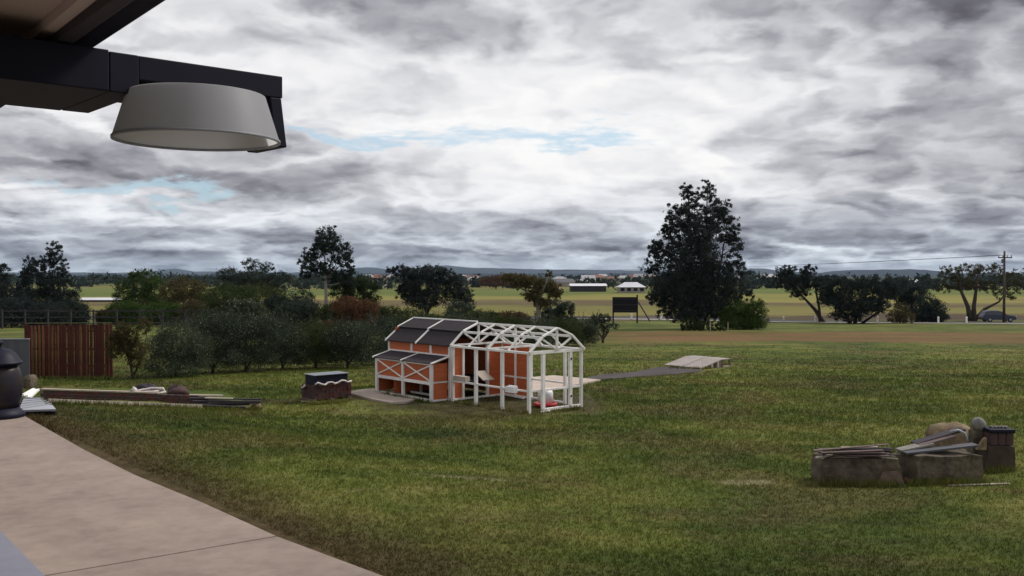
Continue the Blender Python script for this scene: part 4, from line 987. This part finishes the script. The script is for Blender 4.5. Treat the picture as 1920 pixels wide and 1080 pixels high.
for i in range(12):
    a = fx * (fl * i / 12); MB().box(0, fl / 12 - .004, -.012 if i % 2 else .0, .012 if i % 2 else .024, -.05, 1.38).build('panel', M_fence, t, a)
MB().bar(Vector((0, .005, 1.40)), fx * fl + Vector((0, .005, 1.40)), .06, .035).build('top_rail', M_grey, t)

ky = on_drop(0, 787, SLAB); kk = ky.y / F
t = empty('barrel_stove', Vector((ky.x * (1 + .3 / ky.y), ky.y + .3, ky.z)), 'black pot-bellied outdoor stove with domed lid on the patio end', 'stove')
z_ = lambda row: (787 - row) * kk + .004
MB().lathe([(43 * kk, 0), (44.5 * kk, z_(780)), (38 * kk, z_(775)), (34 * kk, z_(769))], 40).build('base_ring', M_blk, t)
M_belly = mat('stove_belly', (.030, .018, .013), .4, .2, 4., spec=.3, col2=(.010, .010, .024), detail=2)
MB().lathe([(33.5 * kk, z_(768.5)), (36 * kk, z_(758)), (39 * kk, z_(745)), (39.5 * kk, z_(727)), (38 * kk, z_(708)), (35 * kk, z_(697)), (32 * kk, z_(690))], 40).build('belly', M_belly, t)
MB().lathe([(33 * kk, z_(689.5)), (37 * kk, z_(686.5)), (41 * kk, z_(684)), (40.5 * kk, z_(682)), (36 * kk, z_(679)), (31 * kk, z_(669)), (23 * kk, z_(661)), (12 * kk, z_(656)), (5 * kk, z_(654.5))], 40).build('lid', M_blk, t)
MB().lathe([(4 * kk, z_(654)), (3 * kk, z_(651)), (7 * kk, z_(647)), (7 * kk, z_(643)), (3 * kk, z_(640))], 20).build('knob', M_blk, t)
sp = G(70, 764)
pl = [(35, 769), (105, 767), (98, 759), (86, 758.5), (74, 745), (45, 746)]
pp = [on_drop(a, b, -sp.z - .12) for a, b in pl]
t = empty('steel_sheet', pp[0], 'light grey ribbed steel sheet lying beyond the patio end', 'steel sheet')
MB().prism([(p.x - pp[0].x, p.y - pp[0].y) for p in pp], -.035, 0).build('sheet', M_grey, t)
for k in range(5):
    a = pp[0].lerp(pp[5], k / 5 + .08) - pp[0]; b = pp[2].lerp(pp[4], k / 5 + .08) - pp[0]; MB().bar(a + Vector((0, 0, .012)), b + Vector((0, 0, .012)), .025, .02).build('rib', M_grey, t)
for x_, q in ((42, 768.5), (100, 767)):
    p = on_drop(x_, q, -sp.z - .12); p2 = Vector((p.x, p.y + .04, H(p.x, p.y)))
    MB().bar(p2 - pp[0] + Vector((-.2 if x_ > 60 else .2, 0, .03)), p2 - pp[0] + Vector((.02 if x_ > 60 else -.02, 0, .03)), .06, max(.05, pp[0].z - p2.z - .06)).build('bearer', M_blk, t)
for k, (x0, r0, x1, r1, lb) in enumerate([(43, 741, 63, 729.5, 'white batten propped on the steel sheet, furthest from the lawn'), (50, 743, 68, 731, 'white batten propped on the steel sheet, between two others'), (55, 746, 72, 730.5, 'white batten propped on the steel sheet, nearest the brick edging')]):
    plank('white_batten', P(x0, r0, 19.6 + k * .02), P(x1, r1, 21.6), .05, .045, M_white, lb, 'batten')
tag(MB().rock((0, 0, .16), .16, .22, .24, 21, jag=.1, sq=.55).build('stone_block', M_stone, None, G(50, 728) + Vector((0, .2, 0))), 'weathered brown stone block between the stove and the grey fence', 'stone block')

# ------------------------------------------------------------------ timber ramp on the lawn
ro = G(1315, 691.5)
t = empty('bike_ramp', ro, 'low timber ramp with two pale deck panels at the end of the dirt path', 'ramp', rz=CYAW)
M_rampd = mat('ramp_deck', (.33, .29, .27), .9, .2, 2.)
def rbox8(name, u0, u1, v0, v1, h0, h1, m_, th=.03):
    MB().hexa([c(u0, v0, h0), c(u1, v0, h0), c(u1, v1, h1), c(u0, v1, h1), c(u0, v0, h0 + th), c(u1, v0, h0 + th), c(u1, v1, h1 + th), c(u0, v1, h1 + th)]).build(name, m_, t)
for u0, u1 in ((0, .93), (.97, 1.9)):
    rbox8('deck_panel', u0, u1, 0, 1.35, .0, .27, M_rampd); rbox8('platform_panel', u0, u1, 1.36, 1.95, .27, .27, M_rampd)
for u in (.03, .95, 1.87):
    MB().hexa([c(u - .02, .12, -.03), c(u + .02, .12, -.03), c(u + .02, 1.35, -.08), c(u - .02, 1.35, -.08), c(u - .02, .12, .015), c(u + .02, .12, .015), c(u + .02, 1.35, .26), c(u - .02, 1.35, .26)]).build('side_stringer', M_wood, t)
    for v in (1.4, 1.9): MB().box(u - .03, u + .03, -v - .03, -v + .03, -.12, .268).build('leg', M_wood, t)
for k in range(4): MB().box(-.005, .008, -.55 - k * .2, -.45 - k * .2, -.02, .10 + k * .045).build('side_board', M_woodp if k % 2 else M_woodd, t)
MB().box(.0, .02, -1.93, -1.38, -.04, .03).build('side_board', M_woodp, t)

# ------------------------------------------------------------------ stone blocks and timber at the east of the lawn
import bmesh
def rough(name, w_, d_, h_, seed, m_, loc, rz=0., amp=.034, taper=.06):
    b = bmesh.new(); bmesh.ops.create_cube(b, size=1.); bmesh.ops.subdivide_edges(b, edges=b.edges[:], cuts=6, use_grid_fill=True)
    from mathutils import noise as mn
    for v in b.verts:
        p = v.co; e = 1 - .06 * (max(0, abs(p.x) * 2 - .75) * 2 + max(0, abs(p.y) * 2 - .75)) * (1 if abs(p.z) > .35 else .4)
        q = Vector((p.x * w_ * (1 - taper * (p.z + .5)) * e, p.y * d_ * e, (p.z + .5) * h_ * (e if p.z > 0 else 1)))
        n_ = mn.noise_vector(q * 3.1 + Vector((seed * 3.7, 0, 0))) * amp + mn.noise_vector(q * 9. + Vector((seed, 1, 2))) * amp * .5
        v.co = q + n_
    me = bpy.data.meshes.new(name); b.to_mesh(me); b.free(); me.materials.append(m_)
    o = link(name, me, None, loc); o.rotation_euler.z = rz; return o
b1 = G(1614, 908) + Vector((0, .25, -.03))
tag(rough('stone_block', 1.20, .55, .40, 1, M_stone, b1, R(-2)), 'long mossy stone block under the stack of thin planks', 'stone block')
b2 = G(1776, 906) + Vector((0, .28, -.03))
tag(rough('stone_block', 1.12, .6, .44, 2, M_stone, b2, R(8)), 'long mossy stone block under the slanting boards', 'stone block')
r = np.random.default_rng(11)
for i in range(18):
    z = .405 + (i // 4) * .028 + r.uniform(0, .012); dy = -.22 + (i % 4) * .13 + r.normal(0, .03); a = -.6 + r.uniform(0, .45); b = .3 + r.uniform(0, .34)
    plank('thin_plank', b1 + Vector((a, dy, z)), b1 + Vector((b, dy + r.normal(0, .09), z + r.normal(0, .022))), r.uniform(.05, .09), .014, (M_wood, M_woodd, M_wood, M_woodp)[i % 4 if i % 8 != 3 else 0], 'thin weathered plank in the stack on the long mossy block', 'plank', 'thin planks stacked on the mossy stone block')
plank('thin_plank', b1 + Vector((-.66, -.28, .42)), b1 + Vector((-.2, -.05, .45)), .05, .02, M_woodp, 'pale splintered plank end sticking out of the thin plank stack', 'plank')
o = rough('stone_flake', .42, .12, .24, 5, mat('pink_stone', (.20, .14, .11), .95, .3, 3., bump=.8, bscale=14, col2=(.07, .05, .04)), b1 + Vector((.38, -.36, .0)), R(-4), .02, .5); tag(o, 'tan broken stone flake leaning against the block under the thin planks', 'stone'); o.rotation_euler.x = R(-14)
for i, (x0, z0, x1, z1, dy, m_, lb) in enumerate([(-.58, .45, .50, .56, -.14, M_fence, 'grey slanting board, lowest of those on the second mossy block'), (-.50, .47, .25, .66, .05, M_wood, 'brown slanting board in the middle of those on the second mossy block'), (-.30, .53, .45, .74, .18, M_woodd, 'dark slanting board, highest of those on the second mossy block'), (-.6, .46, -.1, .56, .0, M_stoneg, 'short grey board end beside the slanting boards')]):
    plank('slanting_board', b2 + Vector((x0, dy, z0)), b2 + Vector((x1, dy + .05, z1)), .20, .03, m_, lb, 'board')
rope('bent_pipe', [b2 + Vector((.2, .1, .72)), b2 + Vector((.33, .1, .745)), b2 + Vector((.43, .1, .70)), b2 + Vector((.46, .08, .58))], .018, M_grey, 'bent grey pipe over the upper end of the slanting boards', 'pipe')
b3 = G(1806, 868) + Vector((0, .45, -.02))
tag(MB().rock((0, 0, .26), .37, .30, .34, 31, n=18, m_=12, jag=.08, sq=.7).build('tan_boulder', M_stonel, None, b3), 'big tan boulder behind the slanting boards', 'boulder')
b4 = G(1876, 884) + Vector((0, .2, -.02))
tag(rough('stone_post', .46, .42, .42, 7, mat('brown_stone', (.075, .055, .042), .95, .3, 2.5, bump=.6, bscale=14), b4, R(4), .012, .03), 'square brown stone block carrying upright bricks and a dark slab', 'stone block')
for k in range(3): tag(MB().box(-.058, .058, -.15, .15, 0, .19).build('upright_brick', M_brickd, None, b4 + Vector((-.09 + k * .125, -.02, .425)), bevel=.008), ['upright brown brick nearest the round grey stone', 'upright brown brick in the middle of three under the dark slab', 'upright brown brick furthest from the round grey stone'][k], 'brick')
tag(MB().box(-.21, .19, -.18, .18, 0, .06).build('dark_slab', M_blk, None, b4 + Vector((.05, -.01, .617)), bevel=.012), 'dark slab lying on the upright brown bricks', 'slab')
for k in range(5): tag(MB().rock((0, 0, .012), .028, .05, .022, 50 + k, jag=.2).build('pebble', M_stoneg, None, b4 + Vector((-.06 + k * .055, -.02, .68))), ['first', 'second', 'third', 'fourth', 'fifth'][k] + ' small stone from the round grey stone, on the dark slab', 'stone', 'small stones on the dark slab')
tag(MB().rock((0, 0, .10), .115, .11, .115, 41, n=16, m_=10, jag=.07).build('round_stone', M_stoneg, None, b4 + Vector((-.20, .12, .61))), 'round grey stone perched beside the dark slab', 'stone')
tag(rough('stone_support', .16, .2, .62, 9, M_stone, b4 + Vector((-.22, .16, 0)), 0, .012, .0), 'rough stone pillar carrying the round grey stone', 'stone block')
tag(MB().add([(-.09, -.03, 0), (.06, -.03, 0), (.06, -.03, .19), (.02, -.03, .17), (-.09, .04, 0), (.06, .04, 0), (.06, .04, .19), (.02, .04, .17)], [(0, 1, 2, 3), (7, 6, 5, 4), (0, 4, 5, 1), (1, 5, 6, 2), (2, 6, 7, 3), (3, 7, 4, 0)]).build('pale_wedge', M_stonel, None, b4 + Vector((-.28, -.17, .36))), 'pale wedge of stone beside the upright bricks', 'stone')
rope('pale_stick', [lift(G(1777, 912), .012), lift(G(1835, 911), .016), lift(G(1893, 908), .012)], [.014, .016, .012], M_woodp, 'straight pale stick lying on the grass below the second mossy block', 'stick')
tag(MB().rock((0, 0, .03), .09, .06, .05, 61, jag=.3).build('brick_shard', M_brick, None, G(1700, 906)), 'reddish brick shard in the gap between the two mossy blocks', 'brick shard')

# ------------------------------------------------------------------ roadside: sign, posts, pole, wires, car
ys_ = 128.; sb = at(1172, ys_)
k = ys_ / F
t = empty('billboard', sb, 'dark back of a roadside billboard on two posts with a slanting brace', 'sign')
def loc_(px, row, dy=0.): v = P(px, row, ys_); return v - sb + Vector((0, dy, 0))
a, b = loc_(1149, 586), loc_(1195, 557)
MB().box(a.x, b.x, -.04, .04, a.z, b.z).build('board', mat('sign_back', (.012, .011, .015), .9, .2), t)
for q in range(3): zq = a.z + (b.z - a.z) * (.12 + .38 * q); MB().box(a.x + .05, b.x - .05, -.10, -.045, zq - .05, zq + .05).build('batten', M_woodd, t)
for px, top in ((1150, 557), (1195, 553)): p = loc_(px, top); MB().box(p.x - .10, p.x + .10, .045, .22, -.2, p.z).build('post', M_woodd, t)
e0, e1 = loc_(1197, 566, .1), loc_(1217, 602, -.9); MB().bar(e0, e1, .14, .14).build('brace', M_woodd, t)
for px, lb in ((1184, 'white guide post seen under the dark billboard'), (1240, 'white guide post between the billboard and the tallest tree'), (1470, 'white guide post just east of the leafy green bush'), (1529, 'white guide post beside the leaning trunk'), (1646, 'white guide post behind the dark roadside clump'), (1760, 'white guide post between the verge bush and the forked tree'), (1813, 'white guide post at the foot of the forked tree')):
    yq = next(p.y for p in rp if (p.x / p.y * F + 960) >= px) + (3.0 if px > 1700 else 1.0); b = at(px, yq)
    t = empty('guide_post', b, lb, 'guide post', 'white guide posts along the road')
    MB().lathe([(.13, -.2), (.13, .78), (.10, .86), (.0, .9)], 8).build('post', M_plast, t); MB().box(-.05, .05, -.135, -.131, .55, .68).build('reflector', M_redp, t)
pp_ = at(1883, 131.); k = 131. / F
t = empty('power_pole', pp_, 'tall timber power pole with a short crossarm behind the parked car', 'power pole')
MB().tube([(0, 0, -.3), (0, 0, 9.7)], [.19, .13], 10).build('pole', M_bark, t)
MB().box(-.95, .95, -.19, -.14, 8.75, 8.9).build('crossarm', M_woodd, t)
for x_ in (-.85, -.3, .3, .85): MB().lathe([(.05, 8.9), (.07, 8.98), (.05, 9.06), (.07, 9.12), (.03, 9.16)], 8, x_, -.165).build('insulator', M_stoneg, t)
MB().box(-.42, -.2, -.32, .0, 8.1, 8.65).build('fuse_box', M_fence, t)
for i, (dx_, dz_) in enumerate(((-.85, 9.16), (-.3, 9.16), (.3, 9.16))):
    a = pp_ + Vector((dx_, -.165, dz_)); b = P(850 + i * 14, 499 - i * .6, 430.); pts = []
    for q in range(25): s_ = q / 24; pts.append(a.lerp(b, s_) + Vector((0, 0, -4 * 2.0 * s_ * (1 - s_))))
    rope('power_wire', pts, .013, M_blk, ['thin power wire from the west tip of the crossarm on the timber pole', 'thin power wire from beside the fuse box on the timber pole', 'thin power wire from the east half of the crossarm on the timber pole'][i], 'wire', 4, 'power wires')

def car(px, y, label):
    b = at(px, y); t = empty('parked_car', b + Vector((0, 0, .06)), label, 'car', rz=R(-2))
    Mp = mat('car_paint', (.035, .045, .085), .3, .05, 2., spec=.6); Mg = mat('car_glass', (.02, .025, .03), .1, .05, 1., spec=.8); Mt = mat('tyre_rubber', (.02, .02, .02), .85, .1)
    hull = [(-2.30, .45), (-2.34, .62), (-2.28, .92), (-2.12, 1.02), (1.05, .98), (1.95, .86), (2.28, .74), (2.34, .48), (2.25, .28), (-2.22, .28)]
    m_ = MB(); n = len(hull); w0 = .86
    ring = []
    for yy, s_ in ((-w0, .96), (-w0 + .10, 1.0), (w0 - .10, 1.0), (w0, .96)):
        ring.append([(x * (s_ if abs(x) > 2 else 1), yy, .3 + (z - .3) * (1 if abs(yy) < w0 - .05 else .97)) for x, z in hull])
    for i in range(3):
        k0 = len(m_.v); m_.v += ring[i] + ring[i + 1]
        for j in range(n): m_.f.append((k0 + j, k0 + (j + 1) % n, k0 + n + (j + 1) % n, k0 + n + j)); m_.sm.append(False)
    m_.add(ring[0], [tuple(range(n))]); m_.add(ring[3], [tuple(range(n))[::-1]])
    m_.build('body', Mp, t)
    cab = [(-2.15, 1.0), (-1.95, 1.42), (-1.5, 1.52), (-.2, 1.54), (.25, 1.46), (1.05, .99)]
    m_ = MB(); lo_ = [(x, -.80, z) for x, z in cab]; hi_ = [(x, .80, z) for x, z in cab]
    lo_ = [(x, -.80 + (.14 if z > 1.2 else 0), z) for x, z in cab]; hi_ = [(x, .80 - (.14 if z > 1.2 else 0), z) for x, z in cab]; n = len(cab)
    m_.add(lo_ + hi_, [tuple(range(n)), tuple(range(n, 2 * n))[::-1]] + [(i, n + i, n + (i + 1) % n, (i + 1) % n) for i in range(n)]); m_.build('cabin', Mp, t)
    for sgn in (-1, 1):
        for x0, x1, x2, x3 in ((-1.98, -1.25, -1.25, -1.86), (-1.17, -.35, -.35, -1.17), (-.27, .78, .24, -.27)):
            p = [(x0, 1.06), (x1, 1.06), (x2, 1.43), (x3, 1.43)]
            f = lambda z: sgn * (.80 - .14 * min(1, max(0, (z - 1.0) / .42)) + .004)
            q = [(x, f(z), z) for x, z in p] + [(x, f(z) - sgn * .02, z) for x, z in p]; MB().hexa(q).build('window', Mg, t)
        for x in (-1.42, 1.42):
            wh = MB().lathe([(.20, -.10), (.32, -.10), (.335, -.06), (.335, .06), (.32, .10), (.20, .10)], 20).build('wheel', Mt, t, (x, sgn * .78, .29)); wh.rotation_euler.x = math.pi / 2
            MB().lathe([(.03, -.11), (.19, -.105), (.205, -.07), (.205, .07), (.19, .105), (.03, .11)], 12).build('rim', M_grey, wh)
        MB().box(2.12, 2.30, sgn * .62 - .16, sgn * .62 + .16, .66, .76).build('headlight', M_plast, t); MB().box(-2.33, -2.26, sgn * .66 - .1, sgn * .66 + .1, .72, .92).build('taillight', M_redp, t)
    MB().bar((-1.9, -.62, 1.57), (-.1, -.62, 1.58), .04, .04).build('roof_rail', M_grey, t); MB().bar((-1.9, .62, 1.57), (-.1, .62, 1.58), .04, .04).build('roof_rail', M_grey, t)
car(1871, 137., 'dark blue station wagon parked on the road beside the power pole')

# ------------------------------------------------------------------ timber rail fence far left
fy = 100.
t = empty('rail_fence', at(160, fy), 'grey timber post and rail fence beyond the red screen', 'fence'); o0 = Vector(t.location)
fp = [at(px, fy) for px in range(-40, 400, 43)]
for p in fp: MB().box(-.08, .08, -.08, .08, -.3, 2.0).build('post', M_woodd, t, p - o0)
for a, b in zip(fp[:-1], fp[1:]):
    for z in (.6, 1.2, 1.85): MB().bar(a - o0 + Vector((.0, -.11, z)), b - o0 + Vector((0, -.11, z)), .05, .11).build('rail', M_woodd, t)

# ------------------------------------------------------------------ far sheds and houses
def house(px, y, w_, d_, hw_, hr, label, roofm, wallm, rz=0., hip=False, windows=0, group=None, name='far_house', cat='house'):
    b = at(px, y); t = empty(name, b, label, cat, group, rz)
    MB().box(-w_ / 2, w_ / 2, -d_ / 2, d_ / 2, -1.5, hw_).build('wall', wallm, t)
    e = .5; x0, x1, y0, y1 = -w_ / 2 - e, w_ / 2 + e, -d_ / 2 - e, d_ / 2 + e; i = min(d_ / 2, w_ * .3) if hip else 0
    MB().add([(x0, y0, hw_), (x1, y0, hw_), (x1, y1, hw_), (x0, y1, hw_), (x0 + i, 0, hr), (x1 - i, 0, hr)], [(0, 1, 5, 4), (2, 3, 4, 5), (1, 2, 5), (3, 0, 4), (3, 2, 1, 0)]).build('roof', roofm, t)
    for q in range(windows):
        x_ = -w_ / 2 + w_ * (q + .5) / windows; MB().box(x_ - .8, x_ + .8, -d_ / 2 - .05, -d_ / 2 - .003, .8, 2.1).build('window', M_blk, t)
    return t
house(1102, 430, 15.5, 7, 2.6, 3.6, 'long low shed with pale roof and dark open front across the paddock', M_roofw, M_woodd, R(3), name='long_shed', cat='shed')
house(1183, 400, 10.5, 9, 2.4, 4.4, 'pale hip-roofed house between the long shed and the tallest tree', M_roofw, M_wallf, 0, True, 4)
house(188, 262, 8.6, 5, .5, 1.1, 'low white-roofed shed seen through the gap above the rail fence', M_roofw, M_woodd, 0, name='low_shed', cat='shed')
house(1700, 620, 14, 8, 3, 5, 'pale-roofed building glimpsed between the roadside trees', M_roofw, M_wallf, 0)
r = np.random.default_rng(21)
proto = house(1055, 620, 13, 9, 2.8, 5.2, 'grey-roofed house in the far town just beyond the long shed', M_fence, M_wallf, .3, False, 2)
for i in range(34):
    px = r.choice([r.uniform(860, 900), r.uniform(1030, 1240), r.uniform(1030, 1240), r.uniform(1385, 1460), r.uniform(690, 740)]); y = r.uniform(650, 1250)
    M_rooff = mat('far_roof', (.36, .35, .36), .7, .15, .3)
    h_ = house(px, y, r.uniform(9, 16), r.uniform(8, 11), 2.8, r.uniform(4.4, 6), 'tiny house in the far town below the hills', M_rooff if r.random() < .5 else M_roofr, M_wallf, r.uniform(-.5, .5), r.random() < .5, 0, 'houses in the far town')
    h_.location.z += r.uniform(0, 4)

# ------------------------------------------------------------------ air
hm = bpy.data.materials.new('haze'); hm.use_nodes = True; t = N(hm.node_tree); t.n.clear()
pv = t.new('ShaderNodeVolumePrincipled'); pv.inputs['Color'].default_value = (.55, .74, 1, 1); pv.inputs['Density'].default_value = 3.4e-5; pv.inputs['Anisotropy'].default_value = .0
t.l.new(pv.outputs[0], t.new('ShaderNodeOutputMaterial').inputs['Volume'])
hz = MB().box(-11000, 11000, -70, 12800, -48, 70).build('haze', hm); tag(hz, kind='stuff')
